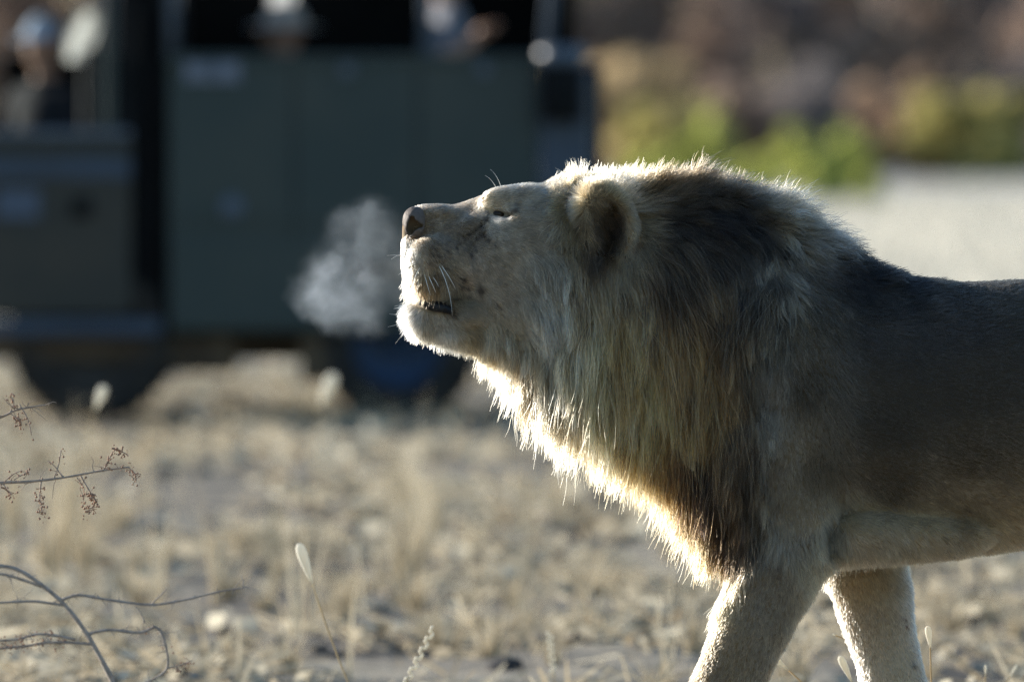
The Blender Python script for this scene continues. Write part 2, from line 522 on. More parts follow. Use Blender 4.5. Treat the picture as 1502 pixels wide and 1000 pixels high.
for k in range(85):
    v = HORIZ + CAMH * F / random.uniform(28.4, 41); u = random.uniform(-60, 1560)
    tuft(random.choice(low), u, v, random.uniform(.55, 1.25), 'low spreading tuft of dry straw-coloured grass', 'low tufts of dry grass')

# ---- background: thicket beyond the plain
def shrub(name, u, base_v, width, top_v, d, leaf, nl, c, label, cat, group, size, seed, bare=.5):
    """branching shrub: trunk and limbs, and a crown of separate leaf faces in clumps"""
    r = random.Random(seed); b = P(u, base_v, d); b.z = 0
    H = P(u, top_v, d).z; R = width * .5 * d / F
    root = empty(name, b); props(root, label, cat, group)
    mb = MB(); tips = []
    for k in range(r.randint(6, 9)):
        a = r.uniform(0, 6.28); pts = [Vector(b)]; dirn = Vector((math.cos(a) * .45, math.sin(a) * .45, 1)).normalized()
        n = 6; L = H * r.uniform(.55, .95)
        for i in range(n):
            dirn = (dirn + Vector((r.gauss(0, .2), r.gauss(0, .2), r.gauss(.02, .1)))).normalized()
            pts.append(pts[-1] + dirn * L / n)
            if i > 1:
                q = [pts[-1]]; dd = (dirn + Vector((r.gauss(0, .7), r.gauss(0, .7), r.gauss(.1, .3)))).normalized()
                for _ in range(3):
                    dd = (dd + Vector((r.gauss(0, .2), r.gauss(0, .2), r.gauss(0, .15)))).normalized(); q.append(q[-1] + dd * L * .13)
                mb.tube(q, [.012 * H / 3, .009 * H / 3, .006 * H / 3, .003 * H / 3], 4); tips.append(q[-1])
        mb.tube(pts, [H * .018 * (1 - i / (n + 1)) for i in range(n + 1)], 5); tips.append(pts[-1])
    mb.build('trunk', BARK, root)
    cl = []
    for k in range(26):
        a = r.uniform(0, 6.28); rr = R * r.random() ** .5; h = H * (.05 + .88 * r.random()) * (1 - .35 * (rr / R) ** 2)
        cl.append((Vector((b.x + math.cos(a) * rr, b.y + math.sin(a) * rr * .8, h)), r.uniform(.14, .30) * min(R * 1.4, H), r.random()))
    V = np.empty((nl, 4, 3), np.float32); T = np.empty(nl, np.float32)
    g = np.random.default_rng(seed)
    ci = g.integers(0, len(cl), nl)
    dirs = g.normal(size=(nl, 3)); dirs /= np.linalg.norm(dirs, axis=1, keepdims=True)
    rad = g.random(nl) ** .45
    cc = np.array([c_[0][:] for c_ in cl])[ci]; cr = np.array([c_[1] for c_ in cl])[ci]; ct = np.array([c_[2] for c_ in cl])[ci]
    cen = cc + dirs * (rad * cr)[:, None]; cen[:, 2] = np.maximum(cen[:, 2], .06)
    a = g.normal(size=(nl, 3)); a /= np.linalg.norm(a, axis=1, keepdims=True)
    bb = np.cross(a, g.normal(size=(nl, 3))); bb /= np.linalg.norm(bb, axis=1, keepdims=True)
    s = size * g.uniform(.6, 1.3, (nl, 1))
    V[:, 0] = cen - a * s; V[:, 1] = cen - bb * s * .45; V[:, 2] = cen + a * s; V[:, 3] = cen + bb * s * .45
    o = fast_mesh('crown', V.reshape(-1, 3), np.arange(nl * 4).reshape(-1, 4), leaf, root)
    tint_faces(o, 1, np.clip(ct * .6 + g.random(nl) * .5, 0, 1))
BARK = paint('grey_bark', (.13, .11, .10), .9, var=.4, scale=3)
LM = {'brown': leafmat('brown_leaf', (0.275, 0.206, 0.169), (0.525, 0.388, 0.300), .5), 'orange': leafmat('russet_leaf', (.42, .29, .20), (.58, .42, .29), .5),
      'olive': leafmat('olive_leaf', (0.350, 0.312, 0.125), (0.600, 0.525, 0.200), .5), 'green': leafmat('fresh_leaf', (.46, .50, .12), (.70, .70, .24), .55),
      'dark': leafmat('dusky_leaf', (0.175, 0.156, 0.156), (0.312, 0.275, 0.256), .45), 'grey': leafmat('mauve_leaf', (0.275, 0.237, 0.237), (0.450, 0.388, 0.369), .5), 'tan': leafmat('tan_leaf', (0.475, 0.362, 0.213), (0.700, 0.550, 0.325), .5)}
rows = [(960, 300, -200, 262, 'brown'), (1130, 320, -160, 265, 'dark'), (1290, 300, -210, 258, 'brown'), (1450, 320, -190, 266, 'dark'), (1610, 320, -180, 260, 'brown'), (800, 320, -170, 262, 'brown'),
        (640, 330, -150, 258, 'dark'), (470, 320, -190, 264, 'brown'), (300, 330, -140, 260, 'dark'), (130, 330, -160, 262, 'brown'), (-40, 330, -170, 262, 'brown'), (-210, 330, -170, 262, 'dark'), (1760, 320, -170, 262, 'dark')]
for i in range(16):
    k = ('brown', 'dark', 'grey')[i % 3]
    rows.append((-330 + i * 150, 340, -330 - (i * 37) % 90, 318, k))
for i in range(14):      # the thicket goes on to both sides
    u = (-520 - (i // 2) * 210) if i % 2 else (1930 + (i // 2) * 210)
    rows.append((u, 380, -230 - (i * 41) % 110, 285, ('brown', 'dark')[i // 2 % 2]))
for i, (u, w, tv, d, k) in enumerate(rows):
    shrub('thicket_tree', u, 0, w, tv, d, LM[k], 5200 if -400 < u < 1900 else 3000, None, {'brown': 'brownish', 'dark': 'dusky dark-leaved', 'grey': 'mauve grey'}[k] + (' tree in the front row of the far thicket' if d < 300 else ' taller tree in the back row of the far thicket'), 'tree', ('front' if d < 300 else 'back') + ' row trees of the far thicket, ' + k, .17, 100 + i)
mids = [(925, 210, 40, 226, 'tan', 'tan-leaved bush in front of the far thicket, seen beside the truck'), (1060, 190, 110, 232, 'brown', 'low brown bush between the tan and the dusky bush'), (1340, 170, 78, 224, 'orange', 'russet orange bush in front of the far thicket'),
        (1425, 190, 100, 222, 'olive', 'olive yellow bush beside the russet orange bush'), (1210, 200, 90, 236, 'dark', 'dusky bush below the tall trees of the thicket'), (1540, 180, 60, 226, 'dark', 'dusky bush beside the olive yellow bush'), (990, 150, 140, 220, 'olive', 'small olive bush beside the tan bush')]
for i, (u, w, tv, d, k, lab) in enumerate(mids):
    shrub('bush', u, 0, w, tv, d, LM[k], 3600, None, lab, 'bush', None, .14, 200 + i)
for i, (u, w, tv) in enumerate([(940, 60, 215), (1040, 64, 168), (1000, 60, 205), (1105, 60, 222), (1165, 84, 172), (1232, 84, 186), (1200, 70, 232), (1265, 50, 250)]):
    shrub('green_shrub', u, 0, w, tv, 176 if tv < 212 else 156, LM['green'], 1500, None, 'low bright yellow-green shrub on the plain before the thicket', 'shrub', 'green shrubs before the thicket', .075, 300 + i)
# standing bleached grass of the plain (uncountable)
def plain_grass():
    n = 42000
    d = 62 + 112 * RNG.random(n) ** 1.2; x = RNG.uniform(-1, 1, n) * (.045 * d * 2.3 + 3)
    h = RNG.uniform(.10, .26, n); a = RNG.uniform(0, 6.283, n); w = RNG.uniform(.02, .05, n); lx, ly = RNG.normal(0, .08, n), RNG.normal(0, .08, n)
    V = np.empty((n, 4, 3), np.float32); y = d - D
    ca, sa = np.cos(a) * w, np.sin(a) * w
    V[:, 0] = np.stack([x - ca, y - sa, 0 * x - .01], 1); V[:, 1] = np.stack([x + ca, y + sa, 0 * x - .01], 1)
    V[:, 2] = np.stack([x + ca * .3 + lx, y + sa * .3 + ly, h], 1); V[:, 3] = np.stack([x - ca * .3 + lx, y - sa * .3 + ly, h], 1)
    o = fast_mesh('plain_grass', V.reshape(-1, 3), np.arange(n * 4).reshape(-1, 4), leafmat('bleached_grass', (.48, .445, .37), (.66, .62, .53), .45)); tint_faces(o, 1, RNG.random(n))
    props(o, 'bleached grass standing on the open plain before the thicket', 'grass', kind='stuff')
plain_grass()
#@@END
#@@TRUCK
# ---- open-sided safari truck, side on, its near flank in its own shade
TD = 53.0; TS = F / TD; TY = TD - D
def vx(u): return (u - 751) / TS
def vz(v): return CAMH + (HORIZ - v) / TS
OLIVE = paint('olive_paint', (.026, .042, .041), .5, var=.3, scale=2.2, dirt=(.040, .052, .047), spec=.35)
OLIVE2 = paint('brown_olive_paint', (.028, .031, .028), .55, var=.3, scale=2.0, dirt=(.048, .044, .035), spec=.3)
NAVY = paint('navy_trim', (.030, .052, .085), .45, var=.3, scale=3, spec=.4)
RUBBER = paint('rubber', (.022, .021, .020), .85, var=.4, scale=8, dirt=(.05, .043, .035), spec=.2)
SKYRIM = paint('sky_tinted_rim', (.020, .046, .10), .6, var=.3, scale=7, spec=.4)  # the rim's sky-lit blue is put into its colour
DARKRIM = paint('dark_wheel_steel', (.045, .04, .035), .6, var=.4, scale=7)
GROUNDLIT = paint('ground_lit_chassis', (.065, .048, .034), .9, var=.4, scale=6, dirt=(.12, .088, .058), bump=.3, spec=.1)  # brown light reflected by the ground is put into the chassis colour
BLACKP = paint('black_canvas', (.010, .011, .012), .9, var=.3, scale=9, spec=.1)
SEATM = paint('dark_upholstery', (.02, .022, .025), .7, var=.3, scale=10, spec=.2)
PALEM = paint('pale_plate', (.17, .19, .24), .6, var=.2, scale=14, spec=.3)
DULL = paint('dull_blue_decal', (.06, .085, .13), .6, var=.2, scale=14)
WHITEM = paint('white_cloth', (.82, .81, .78), .8, var=.08, scale=18, spec=.2)
STEEL = paint('blue_grey_steel', (.075, .10, .135), .45, var=.25, scale=8, spec=.5)
GLASS, _n, _l = mat_new('cab_glass')
_n.remove(_n['Principled BSDF'])
_t = _n.new('ShaderNodeBsdfTransparent'); _t.inputs[0].default_value = (.9, .93, .92, 1); _g = _n.new('ShaderNodeBsdfGlossy'); _g.inputs['Roughness'].default_value = .03
_m = _n.new('ShaderNodeMixShader'); _f = _n.new('ShaderNodeFresnel'); _l.new(_f.outputs[0], _m.inputs[0]); _l.new(_t.outputs[0], _m.inputs[1]); _l.new(_g.outputs[0], _m.inputs[2]); _l.new(_m.outputs[0], _n['Material Output'].inputs[0])
CLOTH = leafmat('thin_white_cloth', (.84, .83, .80), (.84, .83, .80), .5)
truck = empty('safari_truck', (vx(330), TY + .95, 0))
props(truck, 'dark olive open-sided safari truck carrying people, parked behind the lion', 'truck')
W = 1.90
def part(name, mat, *boxes, parent=None, b=.012, smooth=False):
    m = MB()
    for (x0, x1, y0, y1, z0, z1) in boxes:
        m.box((min(x0, x1), TY + y0, min(z0, z1)), (max(x0, x1), TY + y1, max(z0, z1)), b)
    return m.build(name, mat, parent or truck, smooth)
# tub
sp = part('side_panel', OLIVE, (vx(248), vx(788), 0, .035, vz(488), vz(90)), b=.01)
part('swage_rib', OLIVE, (vx(256), vx(780), -.014, .0, vz(326), vz(316)), parent=sp, b=.005)
part('lower_skirt', OLIVE, (vx(252), vx(784), -.022, -.002, vz(482), vz(352)), parent=sp, b=.008)
part('top_rail', OLIVE, (vx(246), vx(792), -.02, .055, vz(92), vz(80)), parent=sp, b=.012)
MB().lathe([(.0, -.03), (.045, -.03), (.055, -.015), (.055, .01)], (vx(340), TY, vz(305)), 'y', 20).build('fuel_cap', STEEL, sp, True)
part('plate', PALEM, (vx(272), vx(352), -.018, -.002, vz(120), vz(86) - .02), parent=sp, b=.004)
for u in (430, 612):
    part('panel_seam', BLACKP, (vx(u), vx(u) + .008, -.0035, -.0005, vz(350), vz(96)), parent=sp, b=0)
for u in (300, 500, 700):
    part('rail_bracket', STEEL, (vx(u), vx(u) + .06, -.03, -.002, vz(112), vz(94)), parent=sp, b=.005)
part('step', GROUNDLIT, (vx(520), vx(640), -.05, .03, vz(400), vz(390)), parent=sp, b=.008)
part('side_panel', OLIVE, (vx(248), vx(788), W - .035, W, vz(488), vz(90)), b=.01)
part('corner_panel', NAVY, (vx(790), vx(868), .004, .10, vz(486), vz(104)), b=.02)
part('corner_panel', NAVY, (vx(790), vx(868), W - .10, W - .004, vz(486), vz(104)), b=.02)
part('tailgate', OLIVE, (vx(858), vx(870), .11, W - .11, vz(484), vz(110)), b=.01)
part('bulkhead', BLACKP, (vx(240), vx(247), .03, W - .03, vz(480), vz(60)), b=.005)
part('floor', BLACKP, (vx(248), vx(856), .04, W - .04, vz(470), vz(458)), b=.004)
can = MB().lathe([(0, 0), (.085, 0), (.10, .015), (.10, .26), (.09, .275)], (vx(824), TY - .085, vz(178)), 'z', 24).build('canister', BLACKP, truck, True)
MB().lathe([(.098, .262), (.112, .268), (.112, .325), (.09, .345), (0, .35)], (vx(824), TY - .085, vz(178)), 'z', 24).build('canister_lid', STEEL, can, True)
# roof, pillars, blinds
ROOFZ = 2.72
part('roof', OLIVE2, (vx(228), vx(884), -.06, W + .06, ROOFZ, ROOFZ + .05), b=.02)
for (u0, v0, u1, y) in ((252, 90, 252, .03), (622, 90, 636, .03), (800, 90, 826, .03), (252, 90, 252, W - .03), (622, 90, 636, W - .03), (800, 90, 826, W - .03)):
    MB().tube([(vx(u0), TY + y, vz(v0)), (vx((u0 + u1) / 2 + 1), TY + y, (vz(v0) + ROOFZ) / 2), (vx(u1), TY + y, ROOFZ)], .028, 10).build('roof_pillar', STEEL, truck, True)
part('added_side_blind', BLACKP, (vx(256), vx(850), W - .075, W - .065, vz(96), 2.05), b=.003)  # added on the far side to shut out light and keep the inside dark
part('rear_blind', BLACKP, (vx(846), vx(852), .5, W - .08, vz(108), ROOFZ - .02), b=.003)
part('added_front_blind', BLACKP, (vx(249), vx(253), .06, W - .08, vz(60), 1.95), b=.003)  # added, kept low so the sun passes over it to the hat
for u in (330, 545, 745):
    s = part('bench_seat', SEATM, (vx(u) - .05, vx(u) + .42, .16, W - .16, vz(300), vz(262)), b=.03)
    part('backrest', SEATM, (vx(u) + .34, vx(u) + .44, .16, W - .16, vz(262), vz(96)), parent=s, b=.03)
    part('seat_base', BLACKP, (vx(u), vx(u) + .40, .25, W - .25, vz(458), vz(301)), parent=s, b=.01)
# cab
dr = part('door', OLIVE2, (vx(-20), vx(192), .0, .04, vz(462), vz(200)), b=.012)
part('door_sill', STEEL, (vx(-20), vx(192), -.012, .05, vz(202), vz(190)), parent=dr, b=.01)
part('sill_stripe', NAVY, (vx(-20), vx(192), -.012, -.002, vz(262), vz(232)), parent=dr, b=.004)
part('door_decal', DULL, (vx(-6), vx(58), -.01, -.002, vz(320), vz(278)), parent=dr, b=.003)
part('handle', BLACKP, (vx(106), vx(134), -.03, -.001, vz(318), vz(290)), parent=dr, b=.01)
part('added_door_blind', BLACKP, (vx(-20), vx(160), W - .06, W - .05, vz(205), vz(78)), b=.003)  # added sheet that blackens the view through the cab
part('dark_gap_fill', BLACKP, (vx(216), vx(239), .10, W - .10, vz(486), 2.2), b=.01)  # added dark filler so the gap behind the cab looks black
part('running_board', NAVY, (vx(-20), vx(236), -.03, .12, vz(492), vz(468)), b=.012)
part('cab_pillar', OLIVE, (vx(150), vx(168), .002, .05, vz(200), 2.26), b=.01)
part('cab_pillar', BLACKP, (vx(172), vx(196), .002, .06, vz(200), 2.26), b=.01)
part('door', OLIVE2, (vx(-20), vx(192), W - .04, W, vz(462), vz(200)), b=.012)
part('cab_pillar', OLIVE, (vx(160), vx(194), W - .05, W - .002, vz(200), 2.26), b=.01)
part('cab_back', BLACKP, (vx(196), vx(214), .06, W - .06, vz(480), 2.26), b=.01)
part('cab_roof', OLIVE2, (vx(-120), vx(206), -.03, W + .03, 2.26, 2.31), b=.02)
for y in (.02, W - .02):
    MB().tube([(vx(-150), TY + y, vz(200)), (vx(-108), TY + y, 2.26)], .035, 8).build('windscreen_pillar', OLIVE, truck, True)
ws = MB(); ws.add([(vx(-148), TY + .05, vz(200)), (vx(-148), TY + W - .05, vz(200)), (vx(-108), TY + W - .05, 2.25), (vx(-108), TY + .05, 2.25), (vx(-146), TY + .05, vz(200)), (vx(-146), TY + W - .05, vz(200)), (vx(-106), TY + W - .05, 2.25), (vx(-106), TY + .05, 2.25)],
                  [(0, 1, 2, 3), (7, 6, 5, 4), (0, 4, 5, 1), (1, 5, 6, 2), (2, 6, 7, 3), (3, 7, 4, 0)]); ws.build('windscreen', GLASS, truck)
nose_p = part('cab_nose', OLIVE2, (vx(-190), vx(-22), .02, W - .02, vz(420), vz(202)), b=.06)
part('grille', BLACKP, (vx(-196), vx(-188), .45, W - .45, vz(380), vz(270)), parent=nose_p, b=.01)
part('bumper', GROUNDLIT, (vx(-212), vx(-190), -.02, W + .02, vz(500), vz(440)), b=.02)
for y in (.22, W - .22):
    MB().lathe([(0, -.03), (.07, -.03), (.09, 0), (.09, .05)], (vx(-196), TY + y, vz(320)), 'x', 20).build('headlight', PALEM, truck, True)
part('cab_floor', BLACKP, (vx(-60), vx(196), .05, W - .05, vz(466), vz(452)), b=.004)
cs = part('driver_seat', SEATM, (vx(20), vx(150), .15, .75, vz(330), vz(290)), b=.04)
part('backrest', SEATM, (vx(118), vx(152), .15, .75, vz(290), vz(70)), parent=cs, b=.04)
cs2 = part('passenger_seat', SEATM, (vx(20), vx(150), .95, 1.6, vz(330), vz(290)), b=.04)
part('backrest', SEATM, (vx(122), vx(152), .95, 1.6, vz(290), vz(100)), parent=cs2, b=.04)
def cloth(name, u0, v0, u1, v1, y, tilt, parent):
    """one thin hanging sheet with a few folds"""
    V, Fq = [], []
    for a in range(9):
        for b in range(7):
            t, r = a / 8, b / 6 - .5
            w = .55 + .45 * math.sin(math.pi * min(1, .15 + t * .85))
            V.append((vx((u0 + u1) / 2 + (u1 - u0) * r * w + tilt * (.5 - t)), TY + y + .012 * math.sin(r * 9 + t * 2) + .03 * t * t, vz(v0 + (v1 - v0) * t)))
    for a in range(8):
        for b in range(6):
            i = a * 7 + b; Fq.append((i, i + 1, i + 8, i + 7))
    o = mesh_obj(name, V, Fq, CLOTH, parent, True); return o
cloth('headrest_glint', 84, 16, 128, 88, 1.12, 22, cs2)  # added thin cloth that glows in the backlight as a white glint
props(cloth('glint_cloth', 384, -60, 424, 30, 1.62, 8, None), 'white towel added inside the truck for a sunlit glint above its side panel', 'glint_cloth')  # added sheet, lit from behind to make a bright white spot
sw = MB(); sw.lathe([(.17 + .014 * math.cos(a), .014 * math.sin(a)) for a in np.linspace(0, 6.283, 8, endpoint=False)], (vx(-42), TY + .45, vz(215)), 'x', 28, True); sw.build('steering_wheel', BLACKP, truck, True)
# running gear
part('chassis_rail', GROUNDLIT, (vx(-180), vx(840), .30, .40, vz(530), vz(492)), b=.01)
part('chassis_rail', GROUNDLIT, (vx(-180), vx(840), W - .40, W - .30, vz(530), vz(492)), b=.01)
part('fuel_tank', GROUNDLIT, (vx(238), vx(345), .10, .60, vz(548), vz(490)), b=.03)
part('mud_shield', GROUNDLIT, (vx(-20), vx(236), .05, .28, vz(528), vz(494)), b=.02)
part('mud_shield', GROUNDLIT, (vx(440), vx(500), .06, .34, vz(560), vz(490)), b=.02)
part('mud_flap', NAVY, (vx(700), vx(704), .05, .33, vz(585), vz(488)), b=.001)
def wheel(u, y, rimm):
    c = (vx(u), TY + y, .385)
    w = empty('wheel', c); w.parent = truck; w.matrix_parent_inverse = wmat(truck).inverted()
    t = MB().lathe([(.215, -.10), (.25, -.118), (.30, -.128), (.35, -.12), (.37, -.095), (.377, -.05), (.377, .05), (.37, .095), (.35, .12), (.30, .128), (.25, .118), (.215, .10)], c, 'y', 40)
    for k in range(30):
        a = 2 * math.pi * k / 30; o = .03 if k % 2 else -.03
        q = Matrix.Translation(c) @ Matrix.Rotation(a, 4, 'Y')
        t.add([q @ Vector((x, yy, z)) for z in (.372, .386) for yy in (-.06 + o, .06 + o) for x in (-.022, .022)], [(0, 2, 3, 1), (4, 5, 7, 6), (0, 1, 5, 4), (2, 6, 7, 3), (0, 4, 6, 2), (1, 3, 7, 5)])
    t.build('tyre', RUBBER, w, False)
    sgn = -1 if y < 1 else 1
    r = MB().lathe([(.0, sgn * .055), (.055, sgn * .06), (.062, sgn * .02), (.12, sgn * .01), (.165, sgn * .045), (.195, sgn * .06), (.20, sgn * .10), (.218, sgn * .108), (.216, sgn * .085), (.20, -sgn * .09)], c, 'y', 32)
    r.build('rim', rimm, w, True)
    for k in range(6):
        a = 2 * math.pi * k / 6
        MB().lathe([(0, sgn * .04), (.012, sgn * .04), (.012, sgn * .0)], (c[0] + .09 * math.cos(a), c[1], c[2] + .09 * math.sin(a)), 'y', 8).build('wheel_nut', STEEL, w)
for u, rm in ((132, DARKRIM), (584, SKYRIM)):
    wheel(u, .17, rm); wheel(u, W - .17, rm)
    MB().tube([(vx(u), TY + .25, .385), (vx(u), TY + W - .25, .385)], .05, 10).build('axle', GROUNDLIT, truck, True)

# ---- people in the truck (seated), each one continuous body
def person(name, hip, yaw, shirt, trouser, skin, label, cap=None, brim=True, arm_out=False, head_turn=0.0, hair=(.03, .022, .016)):
    """hip: seat point in the world; yaw: facing direction about z (0 looks along -x)"""
    f = Field(np.arange(-.62, .30, .0125), np.arange(-.42, .43, .0125), np.arange(-.50, .98, .0125))
    def c(a, b, ra, rb, k=.04, sc=1.0): f.cone(a, b, ra, rb, k=k, sc=sc)
    c((0, 0, .04), (.03, 0, .24), .135, .125); f.ell((0, 0, .06), (.14, .18, .13), k=.05)
    f.ell((.02, 0, .36), (.115, .185, .19), k=.06); c((.02, -.15, .49), (.02, .15, .49), .062, .062, .06)
    c((.02, 0, .52), (0, 0, .64), .058, .054, .04)
    ht = head_turn; ch, sh = math.cos(ht), math.sin(ht)
    def hd(x, y, z): return (-.01 + x * ch - y * sh, x * sh + y * ch, .735 + z)
    f.ell(hd(.005, 0, .02), (.098, .078, .105), k=.03); f.ell(hd(-.03, 0, -.055), (.062, .055, .062), k=.03)
    f.cone(hd(-.088, 0, .012), hd(-.112, 0, -.022), .010, .017, k=.015)
    for s in (-1, 1):
        f.ell(hd(-.085, s * .034, .018), (.016, .016, .011), k=.012, cut=True)
        f.ell(hd(.01, s * .08, .0), (.022, .014, .032), k=.01)
    f.cone(hd(-.088, -.022, -.062), hd(-.088, .022, -.062), .005, .005, k=.01, cut=True)
    for s in (-1, 1):
        sh_ = (.02, s * .19, .47)
        el = (-.02, s * .27, .21) if not (arm_out and s < 0) else (-.06, -.30, .26)
        wr = (-.24, s * .16, .12) if not (arm_out and s < 0) else (.10, -.36, .40)
        c(sh_, el, .056, .043, .03); c(el, wr, .042, .029, .02)
        dv = np.array(wr) - np.array(el); dv /= np.linalg.norm(dv)
        pm = np.array(wr) + dv * .055
        f.ell(pm, (.046, .036, .026), k=.015)
        side = np.cross(dv, (0, 0, 1)); side /= np.linalg.norm(side)
        for q, fl in ((-1.5, .055), (-.5, .068), (.5, .064), (1.5, .05)):
            a = pm + dv * .03 + side * q * .019
            m = a + dv * fl * .6 + np.array((0, 0, -.012)); e = m + dv * fl * .35 + np.array((0, 0, -.028))
            f.cone(a, m, .010, .009, k=.004); f.cone(m, e, .009, .008, k=.004)
        f.cone(pm - side * s * .03, pm - side * s * .055 + dv * .045, .012, .009, k=.006)
        c((-.02, s * .09, .02), (-.44, s * .11, .05), .092, .066, .04); c((-.44, s * .11, .05), (-.42, s * .11, -.36), .062, .042, .03)
        c((-.42, s * .11, -.40), (-.56, s * .12, -.44), .045, .034, .03)
    V, Q = f.polygonise()
    col = np.zeros(len(Q), np.int32)
    cen = V[Q].mean(1)
    z, x, y = cen[:, 2], cen[:, 0], cen[:, 1]
    col[:] = 0
    col[(z < .10) & (x < .2) & (np.abs(y) < .21)] = 1
    hand = (np.abs(y) < .24) & (x < -.245) & (z > .08) & (z < .2) & ~((np.abs(y) < .19) & (z < .115))
    if arm_out: hand |= (y < -.30) & (z > .30)
    col[hand | (z > .57)] = 2
    col[(z < -.36)] = 3
    ca, sa = math.cos(yaw), math.sin(yaw)
    def tw(p):
        p = np.asarray(p); return np.stack([hip[0] + p[:, 0] * ca - p[:, 1] * sa, hip[1] + p[:, 0] * sa + p[:, 1] * ca, hip[2] + p[:, 2]], 1)
    root = empty(name, hip); props(root, label, 'person')
    o = fast_mesh('body', tw(V), Q, None, root, True)
    for cname, cc, rg in ((name + '_shirt', shirt, .85), (name + '_trousers', trouser, .85), (name + '_skin', skin, .5), (name + '_shoe', (.03, .025, .02), .6)):
        o.data.materials.append(paint(cname, cc, rg, var=.15, scale=12, spec=.25))
    o.data.polygons.foreach_set('material_index', col)
    # hair / cap as a shell over the skull
    bm = bmesh.new(); bmesh.ops.create_uvsphere(bm, u_segments=28, v_segments=16, radius=1)
    dele = [v for v in bm.verts if v.co.z < (-.05 if cap else -.35 - .5 * v.co.x * 0) or (v.co.x < -.55 and v.co.z < .35 and not cap)]
    bmesh.ops.delete(bm, geom=dele, context='VERTS')
    r = (.108, .088, .112) if cap else (.104, .084, .110)
    vv = [hd(.006 + v.co.x * r[0], v.co.y * r[1], .028 + v.co.z * r[2]) for v in bm.verts]
    bm.verts.index_update(); ff = [[v.index for v in q.verts] for q in bm.faces]; bm.free()
    if not cap:
        mesh_obj('hair', tw(vv), ff, paint(name + '_hair', hair, .6, scale=30), root, True)
    else:
        co = mesh_obj('cap' if not brim == 'all' else 'hat', tw(vv), ff, paint(name + '_cap', cap, .8, var=.1, scale=16) if brim != 'all' else CLOTH, root, True)
        m = MB()
        ring = []
        for k in range(25):
            a = (k / 24 - .5) * (6.283 if brim == 'all' else 2.2)
            for rr, zz in ((.100, .03), (.100 + (.075 if brim == 'all' else .07 * math.cos(a) ** .5 if abs(a) < 1.57 else 0), .018)):
                ring.append(hd(-rr * math.cos(a), rr * math.sin(a) * .86, zz))
        vs = list(tw(ring)) + list(tw(np.array(ring) + np.array((0, 0, .006))))
        n2 = len(ring); fs = []
        for k in range(24):
            i = 2 * k; fs += [(i, i + 1, i + 3, i + 2), (n2 + i, n2 + i + 2, n2 + i + 3, n2 + i + 1), (i + 1, n2 + i + 1, n2 + i + 3, i + 3), (i, i + 2, n2 + i + 2, n2 + i)]
        mesh_obj('brim', vs, fs, co.data.materials[0], co)
    return root
SK = (.46, .27, .19)
# hip heights follow from where the heads show
person('person', (vx(58), TY + .55, vz(64) - .735), .85, (.012, .013, .018), (.03, .035, .05), SK, 'person in a pale cap and dark jacket sitting at the wheel of the truck', cap=(.45, .52, .66), head_turn=.25)
person('person', (vx(410), TY + 1.45, vz(44) - .735), 0, (.05, .085, .14), (.05, .05, .06), SK, 'passenger in a white hat and blue shirt riding in the back of the truck', cap=(.80, .80, .78), brim='all')
person('person', (vx(650), TY + .62, vz(-50) - .735), .15, (.16, .17, .20), (.05, .05, .06), SK, 'passenger in a grey shirt resting an arm on the rail of the truck', arm_out=True)
#@@END
# ================================================================== LION
# the lion is laid out in (u, v, w): u along, v down, w away from the camera, 1 unit = 1/700 m
def L2W(p):
    p = np.asarray(p, np.float32)
    return np.stack([(p[:, 0] - 751) / S, p[:, 2] / S, CAMH + (HORIZ - p[:, 1]) / S], 1)

LF = Field(ax_steps((566, 3.0), (700, 4.0), (960, 7.0), (1340, 13.0), 2120),
           ax_steps((225, 4.0), (510, 6.5), (900, 9.0), 1212),
           ax_steps((-200, 6.0), (-130, 4.0), (-20, 7.0), (20, 6.5), 200))
# neck and trunk
LF.loft([720, 760, 820, 900, 960, 1000, 1050, 1100, 1150, 1200, 1260, 1320, 1400, 1500, 1650, 1800, 1900, 1960, 1992],
        [330, 300, 285, 279, 277, 276, 280, 292, 312, 345, 384, 404, 413, 410, 405, 415, 440, 490, 560],
        [480, 530, 576, 622, 664, 700, 750, 784, 800, 806, 808, 808, 806, 800, 780, 742, 720, 690, 620],
        [50, 78, 98, 112, 118, 122, 126, 130, 133, 135, 140, 148, 156, 158, 150, 140, 122, 92, 40], k=8,
        prof=lambda x, t: 0.86 + 0.20 * np.sin(np.pi * np.clip(t * .92, 0, 1)) - 0.10 * np.clip(.25 - t, 0, 1))
# skull and muzzle
NOSTRIL = [(605, 320, 3.6), (605, 325, 5.0), (604, 330, 6.2), (603, 336, 5.8), (602, 341, 4.0), (609, 328, 5.4), (609, 332, 5.0), (613, 330, 4.2), (618, 331, 2.8)]
def hprof(x, t):
    m = np.interp(t.ravel(), [0, .04, .15, .35, .6, .78, .92, 1], [1.15, .95, .72, .70, .92, 1.05, 1.15, 1.1]).reshape(t.shape)
    c = np.interp(t.ravel(), [0, .05, .15, .3, .5, .8, 1], [1.2, 1.05, .86, .88, 1.0, 1.05, .95]).reshape(t.shape)
    a = np.clip((x - 660) / 110, 0, 1); a = a * a * (3 - 2 * a)
    return m * (1 - a) + c * a
LF.loft([590, 594, 602, 614, 640, 665, 690, 715, 735, 760, 800, 850, 900, 930],
        [330, 317, 308, 303, 300, 301, 294, 284, 276, 272, 272, 275, 283, 296],
        [390, 400, 414, 425, 432, 436, 444, 454, 464, 474, 496, 520, 520, 490],
        [20, 27, 36, 50, 66, 70, 67, 68, 76, 87, 99, 106, 104, 90], k=16, prof=hprof)
